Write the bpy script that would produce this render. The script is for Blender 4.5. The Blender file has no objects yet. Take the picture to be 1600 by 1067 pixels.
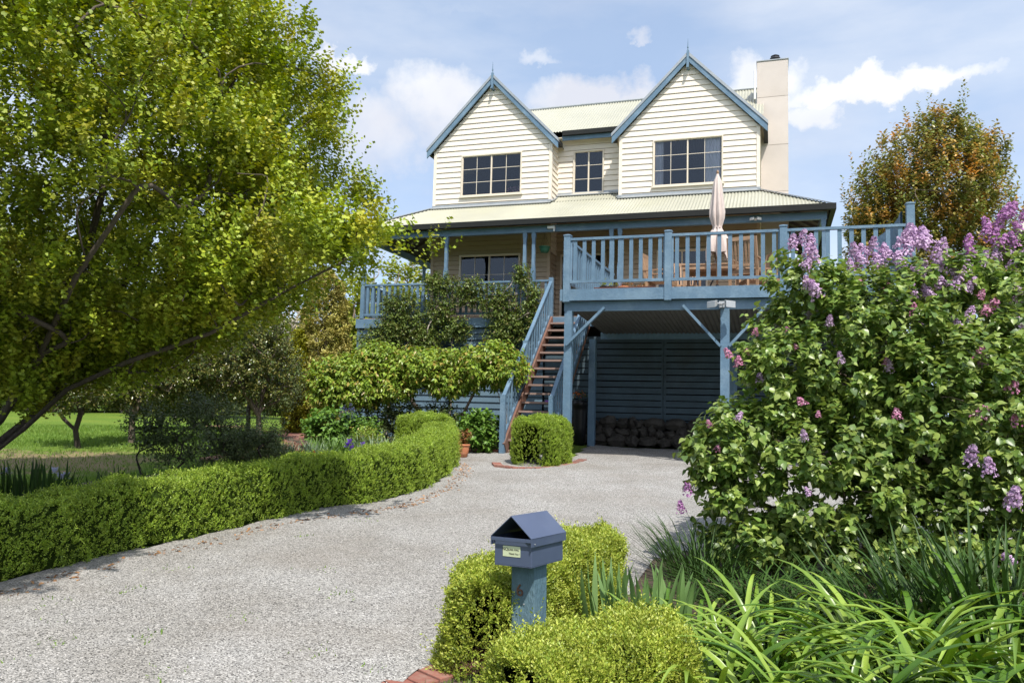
import bpy, math, random
import numpy as np
from mathutils import Vector, Matrix
R_ = math.radians
random.seed(7); rng = np.random.default_rng(11)
sc = bpy.context.scene
COL = sc.collection

# ------------------------------------------------------------------ camera, sky, sun, exposure
FPX, PIT, ROL, HEAD = 1240.66, R_(4.737), R_(1.469), R_(-18.267)
fw = np.array([math.sin(HEAD)*math.cos(PIT), math.cos(HEAD)*math.cos(PIT), math.sin(PIT)])
r0 = np.array([math.cos(HEAD), -math.sin(HEAD), 0.0]); u0 = np.cross(r0, fw)
rt = r0*math.cos(ROL)+u0*math.sin(ROL); up = -r0*math.sin(ROL)+u0*math.cos(ROL)
cam = bpy.data.cameras.new('camera'); camo = bpy.data.objects.new('camera', cam); COL.objects.link(camo)
cam.sensor_width = 36; cam.lens = 36*FPX/1600; cam.clip_start = .05; cam.clip_end = 3000
M = Matrix.Identity(4)
for i in range(3):
    M[i][0] = rt[i]; M[i][1] = up[i]; M[i][2] = -fw[i]
camo.matrix_world = M
sc.camera = camo

SUN_EL, SUN_AZ = R_(57), R_(34)           # azimuth: to the right of the facade normal
sdir = Vector((math.sin(SUN_AZ)*math.cos(SUN_EL), -math.cos(SUN_AZ)*math.cos(SUN_EL), math.sin(SUN_EL)))
sl = bpy.data.lights.new('sun', 'SUN'); sl.energy = 5.0; sl.angle = R_(.55); sl.color = (1, .95, .88)
so = bpy.data.objects.new('sun', sl); COL.objects.link(so); so.rotation_euler = sdir.to_track_quat('Z', 'Y').to_euler()
w = bpy.data.worlds.new('World'); sc.world = w; w.use_nodes = True
sc.view_settings.view_transform = 'Standard'; sc.view_settings.look = 'None'
sc.view_settings.exposure = .25; sc.view_settings.gamma = 1

def build_world():
    nt = w.node_tree; nt.nodes.clear(); N = nt.nodes.new; L = nt.links.new
    out = N('ShaderNodeOutputWorld'); bg = N('ShaderNodeBackground'); bg.inputs[1].default_value = .098
    sky = N('ShaderNodeTexSky'); sky.sky_type = 'NISHITA'; sky.sun_disc = False
    sky.sun_elevation = SUN_EL; sky.sun_rotation = math.pi-SUN_AZ
    sky.air_density = 1.0; sky.dust_density = 1.2; sky.ozone_density = 1.5; sky.altitude = 200
    tc = N('ShaderNodeTexCoord')
    va = N('ShaderNodeVectorMath'); va.operation = 'ADD'; L(tc.outputs['Generated'], va.inputs[0]); va.inputs[1].default_value = (0, 0, .22); L(va.outputs[0], sky.inputs['Vector'])
    def math_(op, a, b=None):
        n = N('ShaderNodeMath'); n.operation = op
        for i, v in enumerate((a, b)):
            if v is None: continue
            if isinstance(v, (int, float)): n.inputs[i].default_value = v
            else: L(v, n.inputs[i])
        return n.outputs[0]
    # turbulence of the direction, so that cloud edges billow
    nz = N('ShaderNodeTexNoise'); nz.inputs['Scale'].default_value = 13; nz.inputs['Detail'].default_value = 9; nz.inputs['Roughness'].default_value = .6
    L(tc.outputs['Generated'], nz.inputs['Vector'])
    sc_ = N('ShaderNodeSeparateColor'); L(nz.outputs['Color'], sc_.inputs[0])
    sep = N('ShaderNodeSeparateXYZ'); L(tc.outputs['Generated'], sep.inputs[0])
    az = math_('MULTIPLY', math_('ARCTAN2', sep.outputs[0], sep.outputs[1]), 57.2958)
    el = math_('MULTIPLY', math_('ARCSINE', sep.outputs[2]), 57.2958)
    az = math_('ADD', az, math_('MULTIPLY', math_('SUBTRACT', sc_.outputs[0], .5), 9))
    el = math_('ADD', el, math_('MULTIPLY', math_('SUBTRACT', sc_.outputs[1], .5), 6.5))
    mask = None
    # cloud banks: azimuth from the facade normal, elevation, half width, height above / below, crispness, density
    banks = [(-30.6, 23.8, 2.9, 1.1, 0.9, 1.55, 0.95), (-28.8, 19.7, 4.2, 3.3, 5.3, 0.99, 0.95), (-23.9, 21.7, 4.94, 2.6, 5.3, 1.12, 0.95), (-16.9, 24.2, 2.3, 0.8, 0.6, 0.99, 0.6), (-11.1, 21.1, 9.0, 2.6, 2.6, 1.36, 0.95), (-8.9, 25.6, 1.2, 0.9, 0.3, 0.93, 0.7), (-0.7, 22.2, 3.6, 1.9, 2.5, 1.12, 0.9), (6.3, 20.7, 8.2, 1.8, 1.0, 1.5, 1.0), (2.4, 19.7, 2.7, 1.3, 1.3, 1.24, 0.9), (2.6, 16.0, 3.1, 1.7, 0.9, 0.5, 0.55), (13.6, 15.4, 2.4, 1.9, 1.9, 0.37, 0.5), (-23.7, 27.5, 10.5, 1.2, 0.7, 0.43, 0.55), (11.7, 25.3, 13.3, 1.0, 0.4, 0.43, 0.5), (-41.1, 17.8, 8.7, 5.0, 6.2, 0.74, 0.85), (-50.8, 7.6, 7.9, 5.1, 4.7, 0.74, 0.9), (45.0, 20.0, 14.0, 6.0, 4.0, 1.24, 0.9), (80.0, 24.0, 20.0, 8.0, 5.0, 1.24, 0.9), (-80.0, 22.0, 22.0, 8.0, 5.0, 1.24, 0.9), (140.0, 25.0, 22.0, 9.0, 5.0, 1.24, 0.9), (-130.0, 25.0, 24.0, 8.0, 5.0, 1.24, 0.9)]
    for a, e, wa, wu, wd_, cr_, wt in banks:
        da = math_('DIVIDE', math_('SUBTRACT', az, a), wa); de = math_('SUBTRACT', el, e)
        de = math_('ADD', math_('DIVIDE', math_('MAXIMUM', de, 0), wu), math_('DIVIDE', math_('MINIMUM', de, 0), wd_))
        q = math_('ADD', math_('MULTIPLY', da, da), math_('MULTIPLY', de, de))
        v = math_('MULTIPLY', math_('SUBTRACT', 1, q), cr_)
        v = math_('MULTIPLY', math_('MINIMUM', math_('MAXIMUM', v, 0), 1.0), wt)
        mask = v if mask is None else math_('MAXIMUM', mask, v)
    # thin high veil
    nv = N('ShaderNodeTexNoise'); nv.inputs['Scale'].default_value = 3.2; nv.inputs['Detail'].default_value = 6; nv.inputs['Roughness'].default_value = .55
    mp = N('ShaderNodeMapping'); mp.inputs['Scale'].default_value = (1, 1, 3.5); L(tc.outputs['Generated'], mp.inputs[0]); L(mp.outputs[0], nv.inputs['Vector'])
    veil = math_('MULTIPLY', math_('MAXIMUM', math_('SUBTRACT', nv.outputs['Fac'], .32), 0), 1.15)
    veil = math_('ADD', veil, .14)
    mask = math_('MINIMUM', math_('MAXIMUM', mask, veil), 1)
    # cloud colour: noise between grey and brighter white
    nb = N('ShaderNodeTexNoise'); nb.inputs['Scale'].default_value = 5; nb.inputs['Detail'].default_value = 5
    L(tc.outputs['Generated'], nb.inputs['Vector'])
    cr = N('ShaderNodeValToRGB'); L(nb.outputs['Fac'], cr.inputs[0])
    cr.color_ramp.elements[0].position = .36; cr.color_ramp.elements[0].color = (7.0, 7.2, 8.0, 1)
    cr.color_ramp.elements[1].position = .6; cr.color_ramp.elements[1].color = (9.2, 9.3, 9.5, 1)
    mx = N('ShaderNodeMix'); mx.data_type = 'RGBA'; L(mask, mx.inputs[0])
    hs = N('ShaderNodeHueSaturation'); hs.inputs['Saturation'].default_value = .85; hs.inputs['Hue'].default_value = .492; hs.inputs['Value'].default_value = 2.75; L(sky.outputs[0], hs.inputs['Color'])
    L(hs.outputs[0], mx.inputs[6]); L(cr.outputs[0], mx.inputs[7])
    L(mx.outputs[2], bg.inputs[0]); L(bg.outputs[0], out.inputs[0])
build_world()

# ------------------------------------------------------------------ helpers
def at(x, y, dep):                 # a point seen at photo position (x, y), dep metres ahead of the camera
    d = fw+rt*(x-800)/FPX-up*(y-533.5)/FPX
    return d*dep
def gz(x, y):
    d = math.sin(HEAD)*x+math.cos(HEAD)*y
    a = -1.65+.048*d
    k = .05                        # smooth minimum with the level terrace
    h = max(0, min(1, .5+.5*(-.8-a)/k))
    return -.8*(1-h)+a*h-k*h*(1-h)
def gzv(P):
    d = math.sin(HEAD)*P[:, 0]+math.cos(HEAD)*P[:, 1]; a = -1.65+.048*d
    h = np.clip(.5+.5*(-.8-a)/.05, 0, 1)
    return -.8*(1-h)+a*h-.05*h*(1-h)

def link(o, parent=None):
    COL.objects.link(o)
    if parent is not None: o.parent = parent
    return o
def tag(o, label=None, cat=None, group=None, kind=None):
    if label: o['label'] = label
    if cat: o['category'] = cat
    if group: o['group'] = group
    if kind: o['kind'] = kind
    return o
def empty(name, loc, label=None, cat=None, group=None, rz=0):
    o = bpy.data.objects.new(name, None); o.location = loc; o.rotation_euler = (0, 0, rz); o.empty_display_size = .2
    link(o); tag(o, label, cat, group); return o
LOCAL = set()                      # roots whose parts are written in the root's own coordinates
def root_offset(p):
    off = Vector((0, 0, 0))
    while p is not None:
        if p.name in LOCAL: return None
        off += p.location; p = p.parent
    return off

class MB:
    def __init__(s): s.v = []; s.f = []
    def add(s, vs, fs):
        b = len(s.v); s.v += [tuple(map(float, p)) for p in vs]; s.f += [[i+b for i in f] for f in fs]; return s
    def box(s, x0, x1, y0, y1, z0, z1):
        return s.add([(x0, y0, z0), (x1, y0, z0), (x1, y1, z0), (x0, y1, z0), (x0, y0, z1), (x1, y0, z1), (x1, y1, z1), (x0, y1, z1)],
                     [[0, 3, 2, 1], [4, 5, 6, 7], [0, 1, 5, 4], [1, 2, 6, 5], [2, 3, 7, 6], [3, 0, 4, 7]])
    def bar(s, p, q, wd, hg, upv=(0, 0, 1)):
        p = Vector(p); q = Vector(q); d = (q-p).normalized(); u = Vector(upv)
        sd = d.cross(u)
        if sd.length < 1e-4: sd = d.cross(Vector((0, 1, 0)))
        sd.normalize(); u = sd.cross(d).normalized()
        a = sd*wd/2; b = u*hg/2
        return s.add([p-a-b, p+a-b, p+a+b, p-a+b, q-a-b, q+a-b, q+a+b, q-a+b],
                     [[0, 3, 2, 1], [4, 5, 6, 7], [0, 1, 5, 4], [1, 2, 6, 5], [2, 3, 7, 6], [3, 0, 4, 7]])
    def tube(s, pts, rad, n=6, cap=True):
        pts = [Vector(p) for p in pts]
        if isinstance(rad, (int, float)): rad = [rad]*len(pts)
        b = len(s.v); ref = None
        for i, p in enumerate(pts):
            t = (pts[min(i+1, len(pts)-1)]-pts[max(i-1, 0)])
            if t.length < 1e-7: t = Vector((0, 0, 1))
            t.normalize()
            if ref is None: ref = t.orthogonal().normalized()
            ref = (ref-t*ref.dot(t))
            if ref.length < 1e-5: ref = t.orthogonal()
            ref.normalize(); bn = t.cross(ref)
            for k in range(n):
                a = 2*math.pi*k/n
                s.v.append(tuple(p+(ref*math.cos(a)+bn*math.sin(a))*rad[i]))
        for i in range(len(pts)-1):
            for k in range(n):
                s.f.append([b+i*n+k, b+i*n+(k+1) % n, b+(i+1)*n+(k+1) % n, b+(i+1)*n+k])
        if cap:
            s.f.append([b+k for k in range(n)][::-1]); e = b+(len(pts)-1)*n; s.f.append([e+k for k in range(n)])
        return s
    def lathe(s, c, prof, n=20, fn=None):
        b = len(s.v)
        for (r, z) in prof:
            for k in range(n):
                a = 2*math.pi*k/n; rr = r*(fn(a, z) if fn else 1)
                s.v.append((c[0]+rr*math.cos(a), c[1]+rr*math.sin(a), c[2]+z))
        for i in range(len(prof)-1):
            for k in range(n): s.f.append([b+i*n+k, b+i*n+(k+1) % n, b+(i+1)*n+(k+1) % n, b+(i+1)*n+k])
        s.f.append([b+k for k in range(n)][::-1]); e = b+(len(prof)-1)*n; s.f.append([e+k for k in range(n)])
        return s
    def prism(s, poly, axis, a0, a1):      # poly: 2-d outline; axis 'y' -> (x,z) extruded in y; 'z' -> (x,y)
        n = len(poly)
        mk = {'y': lambda p, a: (p[0], a, p[1]), 'z': lambda p, a: (p[0], p[1], a), 'x': lambda p, a: (a, p[0], p[1])}[axis]
        return s.add([mk(p, a0) for p in poly]+[mk(p, a1) for p in poly],
                     [list(range(n))[::-1], list(range(n, 2*n))]+[[i, (i+1) % n, n+(i+1) % n, n+i] for i in range(n)])
    def build(s, name, mat, parent=None, smooth=False, bevel=0, label=None):
        me = bpy.data.meshes.new(name); me.from_pydata(s.v, [], s.f); me.materials.append(mat)
        if smooth: me.polygons.foreach_set('use_smooth', [True]*len(me.polygons))
        me.update()
        o = bpy.data.objects.new(name, me); COL.objects.link(o)
        if parent is not None:
            o.parent = parent
            off = root_offset(parent)
            if off is not None: me.transform(Matrix.Translation(-off))
        if bevel:
            m = o.modifiers.new('bevel', 'BEVEL'); m.width = bevel; m.segments = 2; m.limit_method = 'ANGLE'
        if label: o['label'] = label
        return o

def np_mesh(name, V, F, mat, parent=None, smooth=False):   # V (n,3), F (m,k) constant k
    me = bpy.data.meshes.new(name)
    V = np.asarray(V, dtype=np.float32); F = np.asarray(F, dtype=np.int32)
    if parent is not None:
        off = root_offset(parent)
        if off is not None: V = V-np.array(off, dtype=np.float32)
    me.vertices.add(len(V)); me.vertices.foreach_set('co', V.ravel())
    me.loops.add(F.size); me.loops.foreach_set('vertex_index', F.ravel())
    me.polygons.add(len(F)); me.polygons.foreach_set('loop_start', np.arange(0, F.size, F.shape[1], dtype=np.int32))
    if smooth: me.polygons.foreach_set('use_smooth', np.ones(len(F), dtype=bool))
    me.materials.append(mat); me.update(calc_edges=True)
    o = bpy.data.objects.new(name, me); COL.objects.link(o)
    if parent is not None: o.parent = parent
    return o

def nrm(a): return a/np.maximum(np.linalg.norm(a, axis=1, keepdims=True), 1e-9)
def rdir(n): return nrm(rng.normal(size=(n, 3)))

# leaf templates: verts (u across, v along, w lift), triangles
def T(vs, fs): return np.array(vs, float), np.array(fs, int)
LEAF_DIA = T([(0, 0, 0), (.28, .45, .05), (0, 1, -.02), (-.28, .45, .05)], [(0, 1, 2), (0, 2, 3)])
LEAF_OVAL = T([(0, 0, 0), (.24, .28, .06), (.25, .62, .06), (0, 1, -.08), (-.25, .62, .06), (-.24, .28, .06), (0, .5, 0)],
              [(0, 1, 6), (1, 2, 6), (2, 3, 6), (3, 4, 6), (4, 5, 6), (5, 0, 6)])
LEAF_HEART = T([(0, .04, 0), (.2, 0, .05), (.43, .2, .09), (.36, .52, .06), (0, 1.05, -.16), (-.36, .52, .06), (-.43, .2, .09), (-.2, 0, .05), (0, .5, -.02)],
               [(0, 1, 8), (1, 2, 8), (2, 3, 8), (3, 4, 8), (4, 5, 8), (5, 6, 8), (6, 7, 8), (7, 0, 8)])
_m = [(0, 0), (.14, .12), (.52, .1), (.34, .34), (.62, .56), (.26, .56), (0, 1.0), (-.26, .56), (-.62, .56), (-.34, .34), (-.52, .1), (-.14, .12)]
LEAF_MAPLE = T([(a, b, .10*abs(a)-.08*b) for a, b in _m]+[(0, .38, 0)], [(i, (i+1) % 12, 12) for i in range(12)])
_m2 = [(0, 0), (.5, .12), (.3, .4), (.42, .75), (0, 1.0), (-.42, .75), (-.3, .4), (-.5, .12)]
LEAF_LOBE = T([(a, b, .12*abs(a)-.06*b) for a, b in _m2]+[(0, .45, 0)], [(i, (i+1) % 8, 8) for i in range(8)])
LEAF_LANCE = T([(0, 0, 0), (.15, .35, .03), (0, 1, -.12), (-.15, .35, .03)], [(0, 1, 2), (0, 2, 3)])

def leaf_arrays(P, D, Nn, S, tpl, wmul=1.0):
    tv, tf = tpl
    D = nrm(D); Nn = Nn-D*(Nn*D).sum(1, keepdims=True); Nn = nrm(Nn); U = np.cross(D, Nn)
    S = np.asarray(S).reshape(-1, 1, 1)
    V = P[:, None, :]+S*(tv[None, :, 0:1]*wmul*U[:, None, :]+tv[None, :, 1:2]*D[:, None, :]+tv[None, :, 2:3]*Nn[:, None, :])
    n = len(tv); F = (tf[None]+np.arange(len(P))[:, None, None]*n).reshape(-1, 3)
    return V.reshape(-1, 3), F
def leaves(name, P, D, Nn, S, tpl, mat, parent=None, wmul=1.0):
    V, F = leaf_arrays(P, D, Nn, S, tpl, wmul)
    return np_mesh(name, V, F, mat, parent)

# ---------------------------------------------------------------- materials
def newmat(name):
    m = bpy.data.materials.new(name); m.use_nodes = True; nt = m.node_tree; nt.nodes.clear()
    return m, nt, nt.nodes.new, nt.links.new
def c4(c): return (c[0], c[1], c[2], 1)
def ramp(N, cols, pos=None):
    r = N('ShaderNodeValToRGB'); e = r.color_ramp.elements
    pos = pos or [i/(len(cols)-1) for i in range(len(cols))]
    e[0].position = pos[0]; e[0].color = c4(cols[0]); e[1].position = pos[-1]; e[1].color = c4(cols[-1])
    for p, c in list(zip(pos, cols))[1:-1]:
        x = e.new(p); x.color = c4(c)
    return r
def mix(N, L, f, a, b, mode='MIX'):
    m = N('ShaderNodeMix'); m.data_type = 'RGBA'; m.blend_type = mode
    for i, v in ((0, f), (6, a), (7, b)):
        if isinstance(v, (int, float)): m.inputs[i].default_value = v
        elif isinstance(v, tuple): m.inputs[i].default_value = c4(v)
        else: L(v, m.inputs[i])
    return m.outputs[2]
def leafmat(name, cols, trans=.35, rough=.5, clump=(.75, 1.25), cscale=2.2, spec=.35, tcol=1.25, tip=None):
    m, nt, N, L = newmat(name)
    g = N('ShaderNodeNewGeometry'); r = ramp(N, cols); L(g.outputs['Random Per Island'], r.inputs[0])
    tc = N('ShaderNodeTexCoord'); nz = N('ShaderNodeTexNoise'); nz.inputs['Scale'].default_value = cscale; nz.inputs['Detail'].default_value = 3
    L(tc.outputs['Object'], nz.inputs['Vector'])
    mr = N('ShaderNodeMapRange'); L(nz.outputs['Fac'], mr.inputs[0]); mr.inputs[1].default_value = .3; mr.inputs[2].default_value = .7
    mr.inputs[3].default_value = clump[0]; mr.inputs[4].default_value = clump[1]
    lc = r.outputs[0]
    if tip:
        n4 = N('ShaderNodeTexNoise'); n4.inputs['Scale'].default_value = cscale*1.7; n4.inputs['Detail'].default_value = 4; L(tc.outputs['Object'], n4.inputs['Vector'])
        m4 = N('ShaderNodeMapRange'); L(n4.outputs['Fac'], m4.inputs[0]); m4.inputs[1].default_value = .48; m4.inputs[2].default_value = .66; m4.inputs[4].default_value = tip[1]
        lc = mix(N, L, m4.outputs[0], lc, tip[0])
    hs = N('ShaderNodeHueSaturation'); L(lc, hs.inputs['Color']); L(mr.outputs[0], hs.inputs['Value'])
    b = N('ShaderNodeBsdfPrincipled'); L(hs.outputs[0], b.inputs['Base Color']); b.inputs['Roughness'].default_value = rough
    b.inputs['Specular IOR Level'].default_value = spec
    t = N('ShaderNodeBsdfTranslucent')
    h2 = N('ShaderNodeHueSaturation'); h2.inputs['Value'].default_value = tcol; h2.inputs['Saturation'].default_value = 1.1; h2.inputs['Hue'].default_value = .49
    L(hs.outputs[0], h2.inputs['Color']); L(h2.outputs[0], t.inputs[0])
    ms = N('ShaderNodeMixShader'); ms.inputs[0].default_value = trans; L(b.outputs[0], ms.inputs[1]); L(t.outputs[0], ms.inputs[2])
    o = N('ShaderNodeOutputMaterial'); L(ms.outputs[0], o.inputs[0]); return m
def paint(name, col, rough=.5, var=.12, vscale=3, bump=.0, bscale=60, spec=.4, dirt=None, dirtamt=.3, grain=None, metallic=0):
    m, nt, N, L = newmat(name)
    tc = N('ShaderNodeTexCoord'); nz = N('ShaderNodeTexNoise'); nz.inputs['Scale'].default_value = vscale; nz.inputs['Detail'].default_value = 6
    nz.inputs['Roughness'].default_value = .6
    src = tc.outputs['Object']
    if grain:
        mp = N('ShaderNodeMapping'); mp.inputs['Scale'].default_value = grain; L(src, mp.inputs[0]); L(mp.outputs[0], nz.inputs['Vector'])
    else: L(src, nz.inputs['Vector'])
    lo = tuple(c*(1-var) for c in col); hi = tuple(min(1, c*(1+var)) for c in col)
    r = ramp(N, [lo, col, hi], [.3, .5, .7]); L(nz.outputs['Fac'], r.inputs[0]); cout = r.outputs[0]
    if dirt:
        n2 = N('ShaderNodeTexNoise'); n2.inputs['Scale'].default_value = vscale*.45; n2.inputs['Detail'].default_value = 8; n2.inputs['Roughness'].default_value = .7
        L(src, n2.inputs['Vector']); mr = N('ShaderNodeMapRange'); L(n2.outputs['Fac'], mr.inputs[0]); mr.inputs[1].default_value = .48; mr.inputs[2].default_value = .75
        mr.inputs[4].default_value = dirtamt; cout = mix(N, L, mr.outputs[0], cout, dirt)
    g = N('ShaderNodeNewGeometry')
    hv = N('ShaderNodeHueSaturation'); mr2 = N('ShaderNodeMapRange'); L(g.outputs['Random Per Island'], mr2.inputs[0]); mr2.inputs[3].default_value = .96; mr2.inputs[4].default_value = 1.04
    L(mr2.outputs[0], hv.inputs['Value']); L(cout, hv.inputs['Color'])
    b = N('ShaderNodeBsdfPrincipled'); L(hv.outputs[0], b.inputs['Base Color']); b.inputs['Roughness'].default_value = rough
    b.inputs['Specular IOR Level'].default_value = spec; b.inputs['Metallic'].default_value = metallic
    if bump:
        n3 = N('ShaderNodeTexNoise'); n3.inputs['Scale'].default_value = bscale; n3.inputs['Detail'].default_value = 4
        if grain: L(mp.outputs[0], n3.inputs['Vector'])
        else: L(src, n3.inputs['Vector'])
        bp = N('ShaderNodeBump'); bp.inputs['Strength'].default_value = bump; bp.inputs['Distance'].default_value = .02; L(n3.outputs['Fac'], bp.inputs['Height']); L(bp.outputs[0], b.inputs['Normal'])
    o = N('ShaderNodeOutputMaterial'); L(b.outputs[0], o.inputs[0]); return m
def glassmat(name, tint=(.02, .025, .03)):
    m, nt, N, L = newmat(name)
    g = N('ShaderNodeBsdfGlossy'); g.inputs['Roughness'].default_value = .015; g.inputs[0].default_value = (.7, .74, .8, 1)
    t = N('ShaderNodeBsdfTransparent'); t.inputs[0].default_value = (.75, .77, .8, 1)
    fr = N('ShaderNodeFresnel'); fr.inputs[0].default_value = 1.5
    mr = N('ShaderNodeMapRange'); L(fr.outputs[0], mr.inputs[0]); mr.inputs[3].default_value = .03; mr.inputs[4].default_value = 1.0
    tc = N('ShaderNodeTexCoord'); nz = N('ShaderNodeTexNoise'); nz.inputs['Scale'].default_value = 1.3; L(tc.outputs['Object'], nz.inputs[0])
    bp = N('ShaderNodeBump'); bp.inputs['Strength'].default_value = .08; bp.inputs['Distance'].default_value = .05; L(nz.outputs['Fac'], bp.inputs['Height']); L(bp.outputs[0], g.inputs['Normal'])
    ms = N('ShaderNodeMixShader'); L(mr.outputs[0], ms.inputs[0]); L(t.outputs[0], ms.inputs[1]); L(g.outputs[0], ms.inputs[2])
    o = N('ShaderNodeOutputMaterial'); L(ms.outputs[0], o.inputs[0]); return m

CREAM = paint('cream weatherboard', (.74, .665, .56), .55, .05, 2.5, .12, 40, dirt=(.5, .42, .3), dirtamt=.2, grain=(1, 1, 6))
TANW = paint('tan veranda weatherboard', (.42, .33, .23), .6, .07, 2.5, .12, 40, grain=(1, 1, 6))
TRIMC = paint('cream trim', (.64, .57, .46), .5, .04, 4)
BLUE = paint('blue painted timber', (.10, .172, .245), .5, .10, 5, .25, 30, dirt=(.26, .36, .44), dirtamt=.5)
BLUED = paint('blue weatherboard', (.085, .142, .185), .55, .14, 3, .25, 30, dirt=(.10, .14, .16), dirtamt=.6)
SLAT = paint('shade darkened slat blue', (.056, .09, .115), .65, .15, 3, .25, 30, dirt=(.05, .06, .06), dirtamt=.6)  # house blue darkened: the carport shade is put into the slat colour
GUTTER = paint('dark gutter', (.02, .021, .02), .6, .1, 4, spec=.15)
CAPG = paint('zinc flashing', (.33, .35, .36), .4, .1, 6, metallic=.3)
ROOFC = paint('cream green roof sheet', (.38, .375, .30), .4, .07, 1.2, dirt=(.35, .34, .2), dirtamt=.35)
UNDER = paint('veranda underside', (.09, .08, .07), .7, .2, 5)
CHIM = paint('chimney render', (.55, .49, .44), .75, .04, 3, .1, 50, dirt=(.45, .38, .3), dirtamt=.25)
STAIRW = paint('stained stair timber', (.165, .08, .055), .65, .2, 6, .2, 20, dirt=(.22, .17, .14), dirtamt=.7)
TREAD = paint('weathered tread timber', (.26, .18, .15), .7, .2, 8, .2, 20, grain=(1, 6, 6))
DECKT = paint('deck boards', (.30, .22, .17), .7, .2, 6, grain=(1, 6, 6))
TEAK = paint('oiled outdoor timber', (.30, .19, .115), .55, .22, 8, .1, 20)
BLACKM = paint('black metal', (.015, .015, .017), .35, .1, 5)
GALV = paint('flue metal', (.06, .06, .065), .4, .3, 8, metallic=.5)
WHITEP = paint('white plastic', (.72, .72, .70), .4, .04, 8)
GREYP = paint('grey metal lamp', (.45, .46, .46), .35, .06, 8, metallic=.4)
FABRIC = paint('faded canvas', (.56, .475, .435), .85, .08, 7, .2, 90)
TERRA = paint('terracotta', (.50, .19, .09), .75, .12, 7, .15, 40, dirt=(.5, .38, .3), dirtamt=.35)
TERRAD = paint('dark red glazed pot', (.25, .05, .03), .4, .12, 7)
GREENP = paint('dark green plastic pot', (.02, .10, .055), .4, .1, 7)
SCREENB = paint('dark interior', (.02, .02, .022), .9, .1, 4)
CURT = paint('white curtain', (.85, .85, .88), .9, .05, 5)
DOORW = paint('brown door timber', (.22, .14, .08), .55, .15, 5, grain=(6, 6, 1))
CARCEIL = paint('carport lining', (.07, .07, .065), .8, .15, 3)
ROCK = paint('fieldstone', (.055, .048, .04), .9, .45, 5, .8, 14)
GLASS = glassmat('window glass')
BARK = paint('grey bark', (.16, .125, .095), .9, .3, 12, .6, 30, grain=(4, 4, 1))
BARKM = paint('brown bark', (.10, .08, .062), .9, .3, 12, .6, 30, grain=(4, 4, 1))
BARKD = paint('dark bark', (.055, .042, .033), .9, .3, 12, .6, 30, grain=(4, 4, 1))
BARKL = paint('pale bark', (.36, .31, .26), .85, .25, 12, .4, 30, grain=(4, 4, 1))
MAILB = paint('slate blue enamel', (.062, .082, .14), .35, .08, 4, spec=.5, dirt=(.12, .14, .19), dirtamt=.35)
POSTB = paint('faded blue post', (.085, .155, .195), .7, .14, 6, .5, 26, dirt=(.16, .23, .26), dirtamt=.5, grain=(4, 4, 1))
RUST = paint('rusty number', (.13, .07, .045), .8, .3, 30)
STICK = paint('pale sticker', (.50, .55, .36), .5, .04, 10)
INK = paint('black ink', (.02, .02, .02), .6, .05, 10)
SOIL = paint('garden soil', (.075, .055, .038), .95, .4, 9, .7, 30, dirt=(.12, .09, .06), dirtamt=.6)
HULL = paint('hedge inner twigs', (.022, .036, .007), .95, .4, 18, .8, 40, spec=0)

L_MAPLE = leafmat('field maple leaves', [(.15, .22, .02), (.24, .32, .025), (.32, .38, .03), (.21, .30, .025)], .2, .5, (.72, 1.25), 1.4, tip=((.42, .38, .04), .75))
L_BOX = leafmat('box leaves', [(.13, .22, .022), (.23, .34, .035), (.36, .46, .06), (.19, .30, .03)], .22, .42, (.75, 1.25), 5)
L_BOXY = leafmat('yellow green box leaves', [(.16, .24, .025), (.30, .38, .045), (.48, .51, .09), (.25, .33, .04)], .22, .42, (.75, 1.2), 6)  # lighter, yellower leaf colour for the two front hedges
L_LILAC = leafmat('lilac leaves', [(.07, .13, .03), (.13, .22, .045), (.20, .30, .06), (.30, .38, .09), (.16, .22, .05)], .28, .36, (.75, 1.2), 2, .45)
L_DAY = leafmat('daylily blades', [(.04, .10, .012), (.10, .20, .02), (.27, .38, .06), (.07, .15, .018)], .2, .3, (.8, 1.2), 3, .35)
L_DARKB = leafmat('dark blades', [(.022, .055, .012), (.05, .10, .022), (.035, .075, .016)], .15, .45, (.8, 1.2), 3, .2)
L_IRIS = leafmat('iris blades', [(.12, .22, .07), (.18, .29, .10), (.15, .26, .08)], .25, .42, (.85, 1.15), 3, .35)
L_CAM = leafmat('glossy camellia leaves', [(.045, .08, .018), (.085, .125, .025), (.16, .18, .035), (.20, .17, .05), (.07, .105, .022)], .15, .3, (.75, 1.25), 2, .6)
L_CON = leafmat('golden conifer sprays', [(.24, .24, .05), (.42, .39, .10), (.50, .42, .13), (.32, .33, .07)], .15, .6, (.6, 1.25), 2)
L_CONY = leafmat('yellow green sprays', [(.25, .26, .02), (.36, .36, .03)], .2, .6, (.7, 1.2), 3)
L_ESP = leafmat('espalier leaves', [(.07, .115, .025), (.12, .175, .035), (.18, .24, .05), (.15, .13, .04)], .22, .42, (.75, 1.25), 3)
L_WIS = leafmat('drooping leaves', [(.13, .22, .03), (.21, .32, .04), (.33, .42, .06), (.18, .28, .035), (.36, .26, .06)], .28, .36, (.8, 1.2), 3)
L_BRZ = leafmat('bronze pear leaves', [(.14, .20, .045), (.22, .24, .06), (.30, .24, .07), (.20, .27, .07)], .22, .34, (.75, 1.2), .8, tip=((.56, .27, .07), .9))
L_BACK = leafmat('spring tree leaves', [(.18, .24, .025), (.30, .36, .035), (.26, .31, .04), (.33, .32, .06)], .35, .55, (.75, 1.2), .8)
L_BACKD = leafmat('olive tree leaves', [(.10, .13, .03), (.17, .2, .04), (.2, .19, .06)], .3, .55, (.75, 1.2), .8)
L_SHR = leafmat('mid green shrub leaves', [(.08, .17, .03), (.13, .25, .04), (.18, .3, .05)], .25, .4, (.75, 1.2), 3)
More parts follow.
